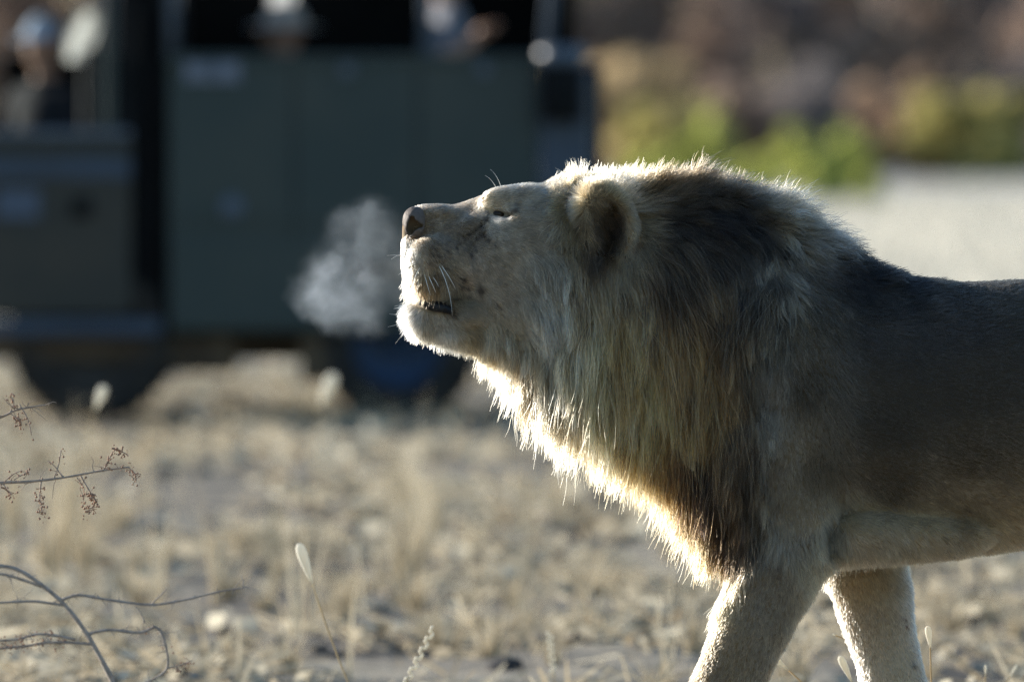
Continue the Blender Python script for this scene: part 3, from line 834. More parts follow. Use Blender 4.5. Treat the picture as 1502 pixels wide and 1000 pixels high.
# lower jaw and chin
LF.cone((627, 460, 0), (676, 460, 0), 27, 29, k=8, sc=1.55)
LF.cone((672, 464, 0), (770, 456, 0), 29, 48, k=26, sc=1.7)
for s in (-1, 1):
    LF.ell((637, 385, s * 47), (40, 40, 27), k=10)                     # whisker pads
    LF.ell((746, 292, s * 42), (36, 15, 16), k=22, rot=.06)            # brow
    LF.ell((780, 378, s * 66), (72, 66, 30), k=50)                     # cheekbone
    LF.ell((718, 338, s * 46), (40, 18, 16), k=24, rot=.2)             # below the eye
    LF.ell((731, 313, s * 74), (19, 6.0, 24), k=3, rot=.2, cut=True)  # eye slit
    LF.cone((676, 352, s * 66), (706, 330, s * 62), 4, 4, k=8, cut=True)   # furrow below the inner eye corner
    LF.cone((612, 438, s * 48), (648, 442, s * 66), 2.5, 2.5, k=6, cut=True, sc=1.6)   # mouth line
    for nu, nv, nr in NOSTRIL:
        LF.cone((nu, nv, s * 22), (nu, nv, s * 80), nr + 1.5, nr + 2.5, k=2, cut=True)
    # ear: a cup opening outwards
    LF.ell((891, 325, s * 90), (39, 56, 25), k=8, rot=-.3)
    LF.ell((890, 331, s * 113), (30, 46, 34), k=4, rot=-.3, cut=True)
    LF.ell((890, 347, s * 94), (18, 29, 28), k=5, rot=-.25, cut=True)
# fore legs: the near one reaches forward, the far one pushes back
for s, e in ((-1, [(1146, 800, 102), (1066, 1000, 94), (1020, 1112, 90), (990, 1168, 90)]), (1, [(1262, 800, 84), (1312, 1000, 80), (1362, 1112, 78), (1352, 1172, 78)])):
    q = [(a, b, s * c) for a, b, c in e]
    LF.ell((1150, 590, s * 112), (72, 160, 44), k=60, rot=-.06)        # shoulder
    LF.cone((1126, 640, s * 118), (1164 if s < 0 else 1240, 776, s * 108), 76, 62, k=14, sc=.66)
    LF.cone(q[0], q[1], 61 if s < 0 else 62, 49 if s < 0 else 44, k=18, sc=.8)
    LF.cone(q[1], q[2], 49 if s < 0 else 44, 38, k=14, sc=.85)
    LF.cone(q[2], q[3], 38, 38, k=12)
    px, pz = q[3][0], q[3][2]
    LF.ell((px - 22, 1178, pz), (50, 24, 42), k=10)
    for t in (-30, -10, 10, 30):
        LF.ell((px - 62 + abs(t) * .4, 1184, pz + t), (20, 16, 12), k=6)
LF.ell((1182, 778, -106), (32, 38, 38), k=14)                           # near elbow
LF.ell((1270, 781, -86), (56, 35, 56), k=8)
LF.ell((1340, 780, -84), (110, 32, 54), k=20)                           # chest behind the elbow
LF.cone((1236, 640, -164), (1218, 730, -150), 6, 11, k=10, cut=True)
LF.cone((1218, 730, -150), (1211, 800, -128), 12, 13, k=6, cut=True)
LF.cone((1218, 738, -136), (1211, 796, -112), 7, 8, k=4, cut=True)    # crease behind the arm
LF.cone((1030, 620, -60), (1072, 752, -44), 56, 48, k=36)              # breast
LF.cone((1030, 620, 60), (1072, 752, 44), 56, 48, k=36)
# hind quarters and tail
for s, q in ((-1, [(1800, 780), (1750, 900), (1835, 1030), (1800, 1165)]), (1, [(1850, 780), (1880, 900), (1985, 1020), (1990, 1165)])):
    LF.ell((1840, 620, s * 92), (120, 170, 60), k=40, rot=.15)
    LF.cone((q[0][0], q[0][1], s * 96), (q[1][0], q[1][1], s * 98), 72, 46, k=24, sc=.75)
    LF.cone((q[1][0], q[1][1], s * 98), (q[2][0], q[2][1], s * 92), 46, 30, k=14)
    LF.cone((q[2][0], q[2][1], s * 92), (q[3][0], q[3][1], s * 90), 30, 30, k=12)
    LF.ell((q[3][0] - 26, 1180, s * 90), (50, 22, 38), k=10)
    for t in (-27, -9, 9, 27):
        LF.ell((q[3][0] - 66 + abs(t) * .4, 1185, s * 90 + t), (18, 15, 11), k=6)
tp = [(1965, 480), (2030, 560), (2060, 700), (2070, 850), (2085, 960), (2094, 1000)]
for i in range(5):
    LF.cone((*tp[i], 0), (*tp[i + 1], 0), [24, 20, 17, 15, 22][i], [20, 17, 15, 22, 12][i], k=10)

Vb, Qb = LF.polygonise()

# ---- coat maps: hair direction, length, lift and colour, laid out over the side; colours carry some shade and bounce light
G = np.array([  # u, v, du, dv, length, lift
    (640, 303, 1, -.02, 5, .10), (600, 306, .9, -.3, 4, .2), (690, 295, 1, -.1, 6, .12), (740, 285, 1, 0, 8, .12), (780, 278, 1, -.1, 10, .18), (812, 274, .7, -.5, 20, .5),
    (620, 360, .5, .8, 6, .15), (650, 350, .9, .4, 6, .12), (640, 390, .45, .9, 8, .2), (600, 385, .1, 1, 7, .25), (612, 412, .0, 1, 20, .4), (640, 420, .1, 1, 20, .4),
    (602, 460, -.45, .85, 17, .55), (604, 485, -.3, 1, 19, .6), (640, 492, .2, 1, 17, .5), (640, 470, .55, .8, 12, .3), (690, 470, 1, .1, 14, .15), (690, 492, .45, .9, 24, .5),
    (690, 400, .85, .5, 9, .12), (730, 430, .95, .25, 13, .14), (730, 380, .85, .5, 10, .12), (770, 400, .7, .7, 16, .16), (740, 340, .95, .3, 8, .12), (700, 345, .9, .4, 7, .1),
    (760, 330, .95, .25, 9, .12), (800, 310, .98, .1, 11, .14), (800, 350, .8, .6, 15, .16), (800, 400, .45, .9, 36, .2), (760, 465, .85, .5, 24, .2), (800, 460, .35, .95, 58, .2),
    (836, 300, -.55, .6, 30, .45), (836, 340, -.2, 1, 30, .4), (850, 268, -.1, -.9, 22, .7), (880, 264, .4, -.9, 16, .6), (915, 272, .6, -.5, 9, .3), (938, 300, .6, .3, 7, .2), (930, 345, .3, .8, 7, .2), (905, 388, .2, 1, 14, .2), (835, 390, .1, 1, 46, .25), (868, 420, .05, 1, 66, .25),
    (905, 400, .25, 1, 62, .25), (935, 300, .5, .3, 10, .2), (960, 268, .8, -.5, 34, .75), (1010, 268, .75, -.6, 38, .85), (1060, 275, .7, -.7, 38, .9), (1100, 292, .7, -.5, 36, .8),
    (1150, 312, .65, -.7, 40, .9), (1190, 340, .85, -.2, 34, .55), (1230, 368, .95, 0, 36, .4), (1280, 394, 1, .08, 34, .25), (1340, 410, 1, .05, 16, .15),
    (960, 330, .95, .25, 46, .25), (1030, 330, .97, .1, 44, .25), (1090, 340, .9, .3, 42, .28), (960, 390, .5, .9, 68, .25), (1030, 400, .6, .8, 60, .25), (1090, 400, .15, 1, 50, .25),
    (880, 480, -.05, 1, 92, .25), (820, 520, -.05, 1, 78, .3), (760, 510, .05, 1, 52, .4), (720, 500, -.05, 1, 44, .5), (760, 545, -.15, 1, 60, .55), (820, 590, -.1, 1, 64, .55),
    (900, 620, -.05, 1, 72, .5), (900, 540, 0, 1, 100, .22), (960, 480, .1, 1, 98, .22), (960, 580, 0, 1, 104, .22), (960, 670, 0, 1, 70, .45), (1010, 540, .08, 1, 100, .22),
    (1010, 720, .02, 1, 66, .4), (1030, 640, .08, 1, 92, .25), (1060, 460, .15, 1, 84, .22), (1080, 560, .15, 1, 84, .2), (1085, 660, .12, 1, 74, .2), (1060, 740, .02, 1, 70, .25),
    (1030, 800, 0, 1, 52, .35), (1070, 810, 0, 1, 40, .2), (1120, 440, -.35, .95, 44, .3), (1120, 380, -.1, 1, 44, .3), (1160, 400, .55, .85, 36, .25), (1200, 400, .7, .7, 30, .25),
    (1240, 420, .6, .8, 26, .2), (1140, 500, -.1, 1, 26, .15), (1170, 500, .45, .9, 17, .1), (1130, 570, 0, 1, 16, .1), (1200, 520, .5, .85, 11, .08), (1130, 680, -.05, 1, 12, .08), (1170, 640, .15, 1, 9, .06),
    (1170, 740, .05, 1, 9, .06), (1290, 450, .95, .3, 12, .08), (1300, 560, .95, .3, 10, .06), (1300, 660, .95, .35, 10, .06), (1420, 430, 1, .12, 10, .08), (1420, 560, .97, .25, 10, .06), (1420, 680, .95, .3, 10, .06),
    (1270, 780, .8, .6, 12, .08), (1420, 770, .9, .4, 12, .08), (1420, 806, .7, .7, 15, .2), (1300, 812, .6, .8, 15, .2), (1215, 800, .25, 1, 26, .3), (1195, 830, .2, 1, 20, .3),
    (1120, 860, -.2, 1, 8, .16), (1080, 960, -.3, 1, 8, .16), (1260, 870, .3, 1, 9, .16), (1310, 960, .3, 1, 9, .16), (1600, 450, 1, .1, 12, .08), (1600, 650, .95, .3, 12, .08), (1850, 600, .7, .7, 12, .08),
    (1850, 900, .2, 1, 12, .08), (1000, 1150, -.3, .9, 9, .08), (2085, 960, .2, 1, 60, .4), (2060, 700, .1, 1, 14, .1)], np.float32)

TAN, PALE, WHITE = (.40, .29, .17), (.56, .44, .29), (.66, .585, .475)
BLOND, STRAW, BROWN, DARK, BLACK, GREY = (.48, .365, .22), (.47, .375, .25), (.17, .108, .06), (.085, .06, .042), (.022, .018, .016), (.30, .25, .185)
FLANK = (.20, .155, .105)
CG = [(640, 303, TAN), (600, 308, (.45, .34, .23)), (690, 295, TAN), (735, 287, PALE), (715, 300, PALE), (780, 280, TAN), (812, 275, BLOND),
      (622, 345, (.34, .26, .17)), (650, 340, (.34, .27, .19)), (640, 370, (.36, .27, .17)), (660, 390, (.40, .31, .2)), (592, 375, WHITE), (590, 400, WHITE), (604, 390, PALE), (615, 405, (.42, .27, .12)), (632, 415, (.34, .21, .09)),
      (596, 460, WHITE), (600, 488, WHITE), (630, 480, PALE), (645, 492, WHITE), (630, 455, (.45, .37, .27)), (690, 485, (.52, .37, .2)), (720, 478, (.54, .4, .24)), (690, 455, (.40, .32, .22)),
      (690, 400, (.44, .35, .25)), (730, 430, (.44, .36, .26)), (730, 380, (.42, .34, .24)), (770, 400, (.46, .37, .26)), (700, 340, (.26, .21, .155)), (680, 330, (.30, .24, .17)), (735, 330, (.34, .28, .2)), (730, 323, (.62, .54, .44)),
      (760, 320, (.40, .32, .22)), (800, 310, (.40, .31, .2)), (800, 380, (.45, .36, .25)), (836, 300, (.48, .35, .19)), (850, 340, (.42, .31, .18)), (860, 262, STRAW), (885, 262, STRAW), (800, 450, (.60, .49, .345)),
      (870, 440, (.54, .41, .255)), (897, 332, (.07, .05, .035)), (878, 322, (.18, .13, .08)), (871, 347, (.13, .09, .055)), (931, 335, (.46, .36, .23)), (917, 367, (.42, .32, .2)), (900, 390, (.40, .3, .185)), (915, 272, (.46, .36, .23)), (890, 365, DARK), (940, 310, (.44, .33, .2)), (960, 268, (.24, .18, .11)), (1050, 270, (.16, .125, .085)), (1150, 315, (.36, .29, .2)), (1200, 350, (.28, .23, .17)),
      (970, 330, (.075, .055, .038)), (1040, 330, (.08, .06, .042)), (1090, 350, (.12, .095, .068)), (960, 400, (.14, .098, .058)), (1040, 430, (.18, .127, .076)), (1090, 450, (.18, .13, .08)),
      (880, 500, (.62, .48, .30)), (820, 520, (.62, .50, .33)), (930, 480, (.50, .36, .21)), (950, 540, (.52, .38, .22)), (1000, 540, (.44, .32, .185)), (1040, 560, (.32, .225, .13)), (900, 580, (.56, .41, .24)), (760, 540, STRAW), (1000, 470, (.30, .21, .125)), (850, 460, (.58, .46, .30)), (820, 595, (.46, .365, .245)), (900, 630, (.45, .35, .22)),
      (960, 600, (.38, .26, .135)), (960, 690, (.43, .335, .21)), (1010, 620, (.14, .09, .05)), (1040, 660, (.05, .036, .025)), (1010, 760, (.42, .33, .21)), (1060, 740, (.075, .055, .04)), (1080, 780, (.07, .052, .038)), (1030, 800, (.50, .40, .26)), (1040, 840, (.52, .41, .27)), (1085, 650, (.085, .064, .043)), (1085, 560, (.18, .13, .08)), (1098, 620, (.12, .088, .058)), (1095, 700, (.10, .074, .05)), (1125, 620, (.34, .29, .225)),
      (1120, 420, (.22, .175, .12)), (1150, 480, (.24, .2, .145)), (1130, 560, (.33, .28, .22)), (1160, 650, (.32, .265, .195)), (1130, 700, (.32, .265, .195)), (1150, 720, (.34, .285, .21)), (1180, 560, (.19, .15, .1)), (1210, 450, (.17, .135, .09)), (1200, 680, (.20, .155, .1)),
      (1270, 396, (.045, .036, .03)), (1240, 400, (.07, .055, .043)), (1320, 415, (.04, .033, .028)), (1400, 412, (.10, .078, .052)), (1480, 408, (.15, .115, .07)), (1300, 440, (.10, .08, .06)), (1300, 500, (.15, .12, .088)), (1400, 470, (.13, .1, .072)), (1420, 560, (.155, .12, .08)),  # upper flank darkened in the colour to deepen its shade
      (1300, 620, (.15, .12, .083)), (1420, 660, (.19, .145, .09)), (1300, 700, (.20, .155, .1)), (1420, 740, (.36, .28, .18)), (1270, 765, (.46, .375, .26)), (1240, 775, (.48, .39, .27)), (1350, 785, (.52, .42, .285)), (1480, 790, (.48, .38, .245)), (1240, 800, (.48, .38, .26)),  # belly brightened in the colour for light bounced off the ground
      (1150, 780, (.40, .34, .26)), (1120, 860, (.36, .30, .225)), (1080, 960, (.36, .30, .225)), (1260, 850, (.60, .48, .33)), (1300, 920, (.58, .48, .36)), (1340, 900, (.68, .59, .48)), (1320, 990, (.64, .55, .43)), (1205, 815, PALE),  # far foreleg lightened in the colour against the shade it stands in
      (1700, 500, (.26, .2, .12)), (1850, 650, (.3, .23, .14)), (1850, 950, TAN), (1000, 1150, PALE), (2080, 960, BLACK)]
SPOTS = [(690, 372, 3, DARK), (697, 366, 3, DARK), (715, 352, 4, DARK), (725, 360, 3, DARK), (722, 442, 3, DARK), (735, 412, 3, DARK), (690, 310, 4, DARK), (755, 300, 5, (.2, .15, .1)), (752, 310, 4, DARK), (728, 446, 3, DARK), (683, 420, 3, BLACK), (638, 364, 3, BLACK), (643, 373, 3, BLACK), (634, 372, 2.5, BLACK), (628, 382, 2.5, DARK), (647, 382, 2.5, DARK), (655, 366, 2.5, DARK), (652, 390, 2.5, DARK), (640, 355, 2.5, DARK), (636, 398, 3, DARK), (648, 402, 3, DARK),
         (677, 408, 5, BLACK), (673, 415, 4, DARK), (704, 420, 6, DARK), (700, 424, 4, BLACK), (668, 362, 3, BLACK), (673, 356, 3, BLACK), (680, 349, 3, BLACK), (686, 342, 3, BLACK), (694, 336, 4, DARK), (704, 330, 5, DARK), (712, 322, 6, DARK), (708, 344, 5, DARK), (698, 350, 4, DARK),
         (714, 312, 5, BLACK), (640, 446, 11, BLACK), (655, 450, 9, BLACK), (625, 440, 8, BLACK), (662, 458, 5, DARK), (655, 470, 3, DARK), (645, 474, 3, DARK), (748, 318, 4, BLACK), (666, 430, 5, DARK), (684, 432, 3, DARK),
         (1138, 818, 5, (.06, .03, .025)), (1139, 834, 4, (.06, .03, .025)), (1329, 908, 4, (.09, .035, .03)), (1331, 918, 4, (.09, .035, .03)), (1342, 977, 4, DARK), (1255, 805, 0.1, DARK), (750, 434, 3, DARK), (1180, 712, 3, DARK), (1145, 565, 3, DARK)]

def guide(p, tab, pos, soft=14.0):
    """inverse distance blend of the coat map at places p (n,3)"""
    out = np.empty((len(p), tab.shape[1]), np.float32)
    for a in range(0, len(p), 20000):
        q = p[a:a + 20000]
        d2 = (q[:, None, 0] - pos[None, :, 0]) ** 2 + (q[:, None, 1] - pos[None, :, 1]) ** 2
        w = 1.0 / (d2 + soft * soft) ** 2
        out[a:a + 20000] = (w @ tab) / w.sum(1, keepdims=True)
    return out
CPOS = np.array([(a, b) for a, b, c in CG], np.float32)
CTAB = np.array([c for a, b, c in CG], np.float32)
def vnoise(p, sc, seed):
    """cheap smooth noise, -1..1"""
    r = np.random.default_rng(seed)
    o = np.zeros(len(p), np.float32)
    for k in range(5):
        d = r.normal(size=3); d /= np.linalg.norm(d)
        o += np.sin((p @ d.astype(np.float32)) / sc * (1 + .6 * r.random()) * 2.2 + r.random() * 6.28)
    return o / 3
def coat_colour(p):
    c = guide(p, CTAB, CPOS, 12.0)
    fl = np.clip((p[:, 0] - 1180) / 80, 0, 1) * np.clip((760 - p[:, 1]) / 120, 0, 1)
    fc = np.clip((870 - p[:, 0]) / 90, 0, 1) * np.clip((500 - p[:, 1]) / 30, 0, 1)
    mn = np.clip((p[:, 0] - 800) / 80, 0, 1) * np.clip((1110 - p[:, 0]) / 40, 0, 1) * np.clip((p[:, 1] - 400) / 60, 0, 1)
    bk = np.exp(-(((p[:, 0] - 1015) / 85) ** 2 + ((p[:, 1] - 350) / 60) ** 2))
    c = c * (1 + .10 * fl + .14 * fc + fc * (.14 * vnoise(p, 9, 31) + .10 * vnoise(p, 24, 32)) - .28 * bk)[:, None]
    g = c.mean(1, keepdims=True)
    c = c + (c - g) * (.40 * mn - .30 * fl - .18 * fc)[:, None]  # grey of sky-lit shade put into the flank colour
    for (a, b, r, col) in SPOTS:
        r = r * .78 if r < 7 else r
        w = np.exp(-(((p[:, 0] - a) ** 2 + (p[:, 1] - b) ** 2) / (r * r)) ** 1.5)[:, None] * .88
        c = c * (1 - w) + np.array(col, np.float32) * w
    return c

lion = empty('lion', (float((1150 - 751) / S), 0, 0))
props(lion, 'tawny male lion with a dusky mane walking with its muzzle raised', 'lion')
def skinmat():
    m, n, l = mat_new('lion_skin')
    b = n['Principled BSDF']
    at = n.new('ShaderNodeAttribute'); at.attribute_name = 'coat'
    l.new(at.outputs['Color'], b.inputs['Base Color'])
    b.inputs['Roughness'].default_value = .9; b.inputs['Specular IOR Level'].default_value = .1
    return m
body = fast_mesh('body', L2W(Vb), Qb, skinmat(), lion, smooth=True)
bc = coat_colour(Vb) ** 1.6 * np.where(guide(Vb, G[:, 4:5], G[:, :2], 12.0) < 20, .8, .4)  # skin darkened under long hair as the shade between locks
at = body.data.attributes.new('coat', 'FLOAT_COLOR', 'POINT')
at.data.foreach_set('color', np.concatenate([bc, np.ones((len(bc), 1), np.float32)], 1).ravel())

# ---- fur
tri = np.concatenate([Qb[:, [0, 1, 2]], Qb[:, [0, 2, 3]]])
A3, B3, C3 = Vb[tri[:, 0]], Vb[tri[:, 1]], Vb[tri[:, 2]]
TAREA = np.linalg.norm(np.cross(B3 - A3, C3 - A3), axis=1) * .5
TCEN = (A3 + B3 + C3) / 3
def roots(n, dens):
    w = TAREA * dens(TCEN)
    c = np.cumsum(w); c /= c[-1]
    i = np.searchsorted(c, RNG.random(n))
    r1 = np.sqrt(RNG.random(n))[:, None].astype(np.float32); r2 = RNG.random(n)[:, None].astype(np.float32)
    return ((1 - r1) * A3[i] + r1 * (1 - r2) * B3[i] + r1 * r2 * C3[i]).astype(np.float32)
def bald(p):
    """eye slit, nose leather and the cup of the ear carry no coat"""
    u, v, w = p[:, 0], p[:, 1], np.abs(p[:, 2])
    e = ((u - 731) / 22) ** 2 + ((v - 312 - (u - 731) * .2) / 6.4) ** 2 < 1
    nz = (u < 622) & (v < 352) & (u - 588 < (352 - v) * .95)
    nz &= ~((v < 309) & (u > 606))
    mo = (((u - 636) / 27) ** 2 + ((v - 446 - (u - 636) * .2) / 13) ** 2 < 1)
    ear = (((u - 886) / 18) ** 2 + ((v - 348) / 26) ** 2 < 1) & (w > 80)
    return e | nz | mo | ear
def grow(root, npts, lmul=1.0, lmin=0, lmax=999, wob=.15, grav=.10, clump_n=0, clump=.5, lvar=(.65, 1.15), margin=1.0):
    n = len(root)
    g = guide(root, G[:, 2:6], G[:, :2], 12.0)
    nor = LF.grad(root, 2.5)
    ln = np.clip(g[:, 2] * lmul, lmin, lmax) * RNG.uniform(lvar[0], lvar[1], n).astype(np.float32)
    fl = np.stack([g[:, 0], g[:, 1], np.zeros(n, np.float32)], 1)
    fl /= np.maximum(np.linalg.norm(fl, axis=1, keepdims=True), 1e-5)
    ln = ln * np.clip(1 + .30 * vnoise(root, 13, 21) + .2 * vnoise(root, 40, 22), .45, 1.6) if npts > 5 else ln
    # flow wanders in patches, as locks do
    an = vnoise(root, 26, 3) * .22 + (vnoise(root, 12, 4) * .16 if npts > 5 else 0) + RNG.normal(0, wob, n).astype(np.float32)
    ca, sa = np.cos(an), np.sin(an)
    fl = np.stack([fl[:, 0] * ca - fl[:, 1] * sa, fl[:, 0] * sa + fl[:, 1] * ca, fl[:, 2] + RNG.normal(0, wob, n).astype(np.float32)], 1)
    dn = (fl * nor).sum(1, keepdims=True)
    tang = fl - nor * np.minimum(dn, 0)
    tang /= np.maximum(np.linalg.norm(tang, axis=1, keepdims=True), .25)
    d = tang + nor * g[:, 3:4] * RNG.uniform(.5, 1.5, (n, 1)).astype(np.float32)
    d /= np.linalg.norm(d, axis=1, keepdims=True)
    pts = np.empty((n, npts, 3), np.float32)
    p = root - nor * .4
    pts[:, 0] = p
    st = (ln / (npts - 1))[:, None]
    gv = grav * np.clip(ln / 60, 0, 1.2)[:, None]
    for k in range(1, npts):
        p = p + d * st
        if npts > 3:
            s = LF.sample(p); bad = s < margin
            if bad.any():
                q = p[bad]; p[bad] = q + LF.grad(q, 3.0) * (margin - s[bad])[:, None] * .9
        pts[:, k] = p
        d = d + gv * np.array([0, 1, 0], np.float32) + RNG.normal(0, wob * .35, (n, 3)).astype(np.float32)
        d /= np.linalg.norm(d, axis=1, keepdims=True)
    if clump_n:
        ci = RNG.choice(n, clump_n, replace=False)
        kd = KDTree(clump_n)
        for j, i in enumerate(ci):
            kd.insert(Vector([float(x) for x in root[i]]), j)
        kd.balance()
        own = np.array([kd.find([float(a), float(b), float(c)])[1] for a, b, c in root])
        cen = pts[ci][own]
        t = (np.linspace(0, 1, npts) ** 1.3)[None, :, None].astype(np.float32)
        amt = (clump * RNG.uniform(.35, 1.0, (n, 1, 1)) * RNG.uniform(.5, 1.2, clump_n)[own][:, None, None]).astype(np.float32)
        lw = (ln / np.maximum(ln[ci][own], 1))[:, None, None]
        tgt = cen[:, :1] + (cen - cen[:, :1]) * np.clip(lw, .6, 1.25) + (pts[:, :1] - cen[:, :1]) * .25
        pts = pts + (tgt - pts) * np.clip(t * amt, 0, .95)
        if npts > 5:      # each lock waves a little
            ph = RNG.uniform(0, 6.283, clump_n)[own][:, None]; fr = RNG.uniform(3, 8, clump_n)[own][:, None]
            am = (RNG.uniform(.2, 1.0, clump_n)[own] * np.clip(ln, 0, 110) * .045)[:, None]
            tt = np.linspace(0, 1, npts)[None, :]
            pts[:, :, 0] += (am * tt * np.sin(ph + fr * tt) * 1.2).astype(np.float32)
            pts[:, :, 2] += (am * tt * np.cos(ph * 1.7 + fr * tt)).astype(np.float32)
    return (pts, ln, own) if clump_n else (pts, ln, None)
def curves_obj(name, pts, rad, tip, colr, mat, parent, jitter=.16):
    n, k, _ = pts.shape
    c = bpy.data.hair_curves.new(name)
    c.add_curves([k] * n)
    c.attributes['position'].data.foreach_set('vector', L2W(pts.reshape(-1, 3)).ravel())
    r = c.attributes.new('radius', 'FLOAT', 'POINT')
    prof = np.linspace(0, 1, k) ** 1.6
    rr = (np.asarray(rad, np.float32).reshape(-1, 1) * (1 - prof * (1 - tip))[None, :]) / S
    r.data.foreach_set('value', np.broadcast_to(rr, (n, k)).astype(np.float32).ravel())
    a = c.attributes.new('coat', 'FLOAT_COLOR', 'CURVE')
    cc = colr * RNG.lognormal(0, jitter, (n, 1)).astype(np.float32)
    cc = cc ** 1.6
    cc = np.clip(cc + (cc.mean(1, keepdims=True) - cc) * .14, .005, .9)
    a.data.foreach_set('color', np.concatenate([cc, np.ones((n, 1), np.float32)], 1).astype(np.float32).ravel())
    c.materials.append(mat)
    return link(bpy.data.objects.new(name, c), parent)

FUR = hairmat('lion_fur', .40, .55)
def is_mane(p):
    g = guide(p, G[:, 4:5], G[:, :2], 12.0)[:, 0]
    return g
near = lambda c: np.where(c[:, 2] < 35, 1.0, .30)
inframe = lambda c: np.where((c[:, 0] < 1540) & (c[:, 1] < 1030), 1.0, .14)
TL = is_mane(TCEN)
# short coat of the trunk and legs
pb = roots(220000, lambda c: np.where(c[:, 1] > 800, 1.6 * (c[:, 2] < 150), near(c)) * inframe(c) * (c[:, 0] > 1000) * (TL < 34))
pts, ln, own = grow(pb, 3, lmul=1.0, lmin=5.5, lmax=30, wob=.18, clump_n=14000, clump=.35)
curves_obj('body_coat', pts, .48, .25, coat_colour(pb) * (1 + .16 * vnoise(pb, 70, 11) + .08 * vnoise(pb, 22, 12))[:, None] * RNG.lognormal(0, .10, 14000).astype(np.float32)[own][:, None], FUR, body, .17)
# the face: shorter and denser
ph = roots(110000, lambda c: near(c) * (c[:, 0] < 1000) * (TL < 40))
ph = ph[~bald(ph)]
pts, ln, own = grow(ph, 4, lmul=1.0, lmin=3.5, lmax=40, wob=.17, clump_n=9000, clump=.4)
curves_obj('face_coat', pts, .50, .25, coat_colour(ph) * RNG.lognormal(0, .12, 9000).astype(np.float32)[own][:, None], FUR, body, .22)
# mane, chest and throat
pm = roots(90000, lambda c: near(c) * (TL >= 24) * np.where(c[:, 0] > 2000, .2, 1))
pm = pm[~bald(pm)]
pts, ln, own = grow(pm, 10, lmul=1.08, wob=.13, grav=.20, clump_n=1700, clump=1.1, lvar=(.45, 1.2))
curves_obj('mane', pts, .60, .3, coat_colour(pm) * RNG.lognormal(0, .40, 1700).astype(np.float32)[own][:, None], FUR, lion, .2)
# heavier single locks lying over the mane
pl = roots(15000, lambda c: near(c) * (TL >= 44) * (c[:, 0] > 770) * (c[:, 0] < 1110) * (c[:, 1] > 340) * (c[:, 1] < 700))
pts, ln, own = grow(pl, 10, lmul=1.15, wob=.10, grav=.18, clump_n=300, clump=1.25, lvar=(.75, 1.15), margin=4.0)
curves_obj('mane_locks', pts, .58, .3, coat_colour(pl) * RNG.lognormal(.12, .40, 300).astype(np.float32)[own][:, None], FUR, lion, .2)
# stray guard hairs: chin, lip fringe, crown, throat edge and the whole mane
pg = roots(13000, lambda c: near(c) * (TL >= 14) * (c[:, 0] < 1330) * np.where((c[:, 0] > 930) & (c[:, 0] < 1250) & (c[:, 1] < 262 + np.clip(c[:, 0] - 1040, 0, 300) * .45 + 30), 3.0, 1.0))
pg = pg[~bald(pg)]
pts, ln, own = grow(pg, 8, lmul=1.15, lmin=10, wob=.26, grav=.12, clump_n=2200, clump=.5, lvar=(.8, 1.3))
curves_obj('guard_hair', pts, .42, .25, coat_colour(pg) * 1.15, FUR, lion, .25)
pe = roots(4800, lambda c: near(c) * (c[:, 0] > 818) * (c[:, 0] < 888) * (c[:, 1] > 248) * (c[:, 1] < 352) * (np.abs(c[:, 2]) > 52))
pe = pe[~bald(pe)]
G0 = G.copy()
G = np.array([(830, 300, -.7, .5, 26, .25), (840, 270, -.4, -.7, 24, .4), (862, 256, -.1, -1, 24, .7), (832, 335, -.35, .9, 30, .25), (862, 330, .5, .8, 20, .12), (868, 290, .7, .6, 20, .12), (880, 270, .7, .3, 10, .2), (855, 350, .1, 1, 34, .25)], np.float32)
pts, ln, own = grow(pe, 7, lmul=1.2, wob=.36, grav=.1, clump_n=330, clump=.8, lvar=(.5, 1.3))
curves_obj('ear_tuft', pts, .48, .25, coat_colour(pe) * RNG.lognormal(.1, .3, 330).astype(np.float32)[own][:, None], FUR, lion, .22)
# nape behind the ears: upright fuzz that joins the crown to the crest
pn = roots(6500, lambda c: near(c) * (c[:, 0] > 862) * (c[:, 0] < 1010) * (c[:, 1] < 312) * (np.abs(c[:, 2]) < 84))
G = np.array([(870, 272, .2, -.9, 26, .8), (910, 275, .5, -.75, 34, .9), (950, 272, .7, -.6, 36, .8), (1000, 272, .75, -.6, 36, .8), (940, 305, .9, .1, 36, .35), (990, 305, .9, .1, 38, .35)], np.float32)
pts, ln, own = grow(pn, 7, lmul=1.0, wob=.22, grav=.08, clump_n=600, clump=.7, lvar=(.6, 1.25))
curves_obj('nape_hair', pts, .5, .25, coat_colour(pn) * (1.05 - .45 * np.clip((pn[:, 0] - 905) / 60, 0, 1))[:, None], FUR, lion, .25)
G = G0
def patch(c):
    chin = (c[:, 0] < 665) & (c[:, 1] > 436) & ~((c[:, 0] > 612) & (c[:, 1] < 462))
    lip = (c[:, 0] > 596) & (c[:, 0] < 652) & (c[:, 1] > 392) & (c[:, 1] < 432) & (c[:, 2] < 0)
    top = (c[:, 0] > 795) & (c[:, 0] < 860) & (c[:, 1] < 284)
    jaw = (c[:, 0] > 650) & (c[:, 0] < 760) & (c[:, 1] > 478)
    return chin * 1.6 + lip * 1.0 + top * .9 + jaw * 1.0
pg = roots(9000, lambda c: near(c) * patch(c))
pg = pg[~bald(pg)]
pts, ln, own = grow(pg, 6, lmul=1.1, lmin=12, wob=.2, grav=.1, clump_n=900, clump=.75, lvar=(.7, 1.35))
curves_obj('chin_hair', pts, .45, .2, coat_colour(pg), FUR, lion, .2)
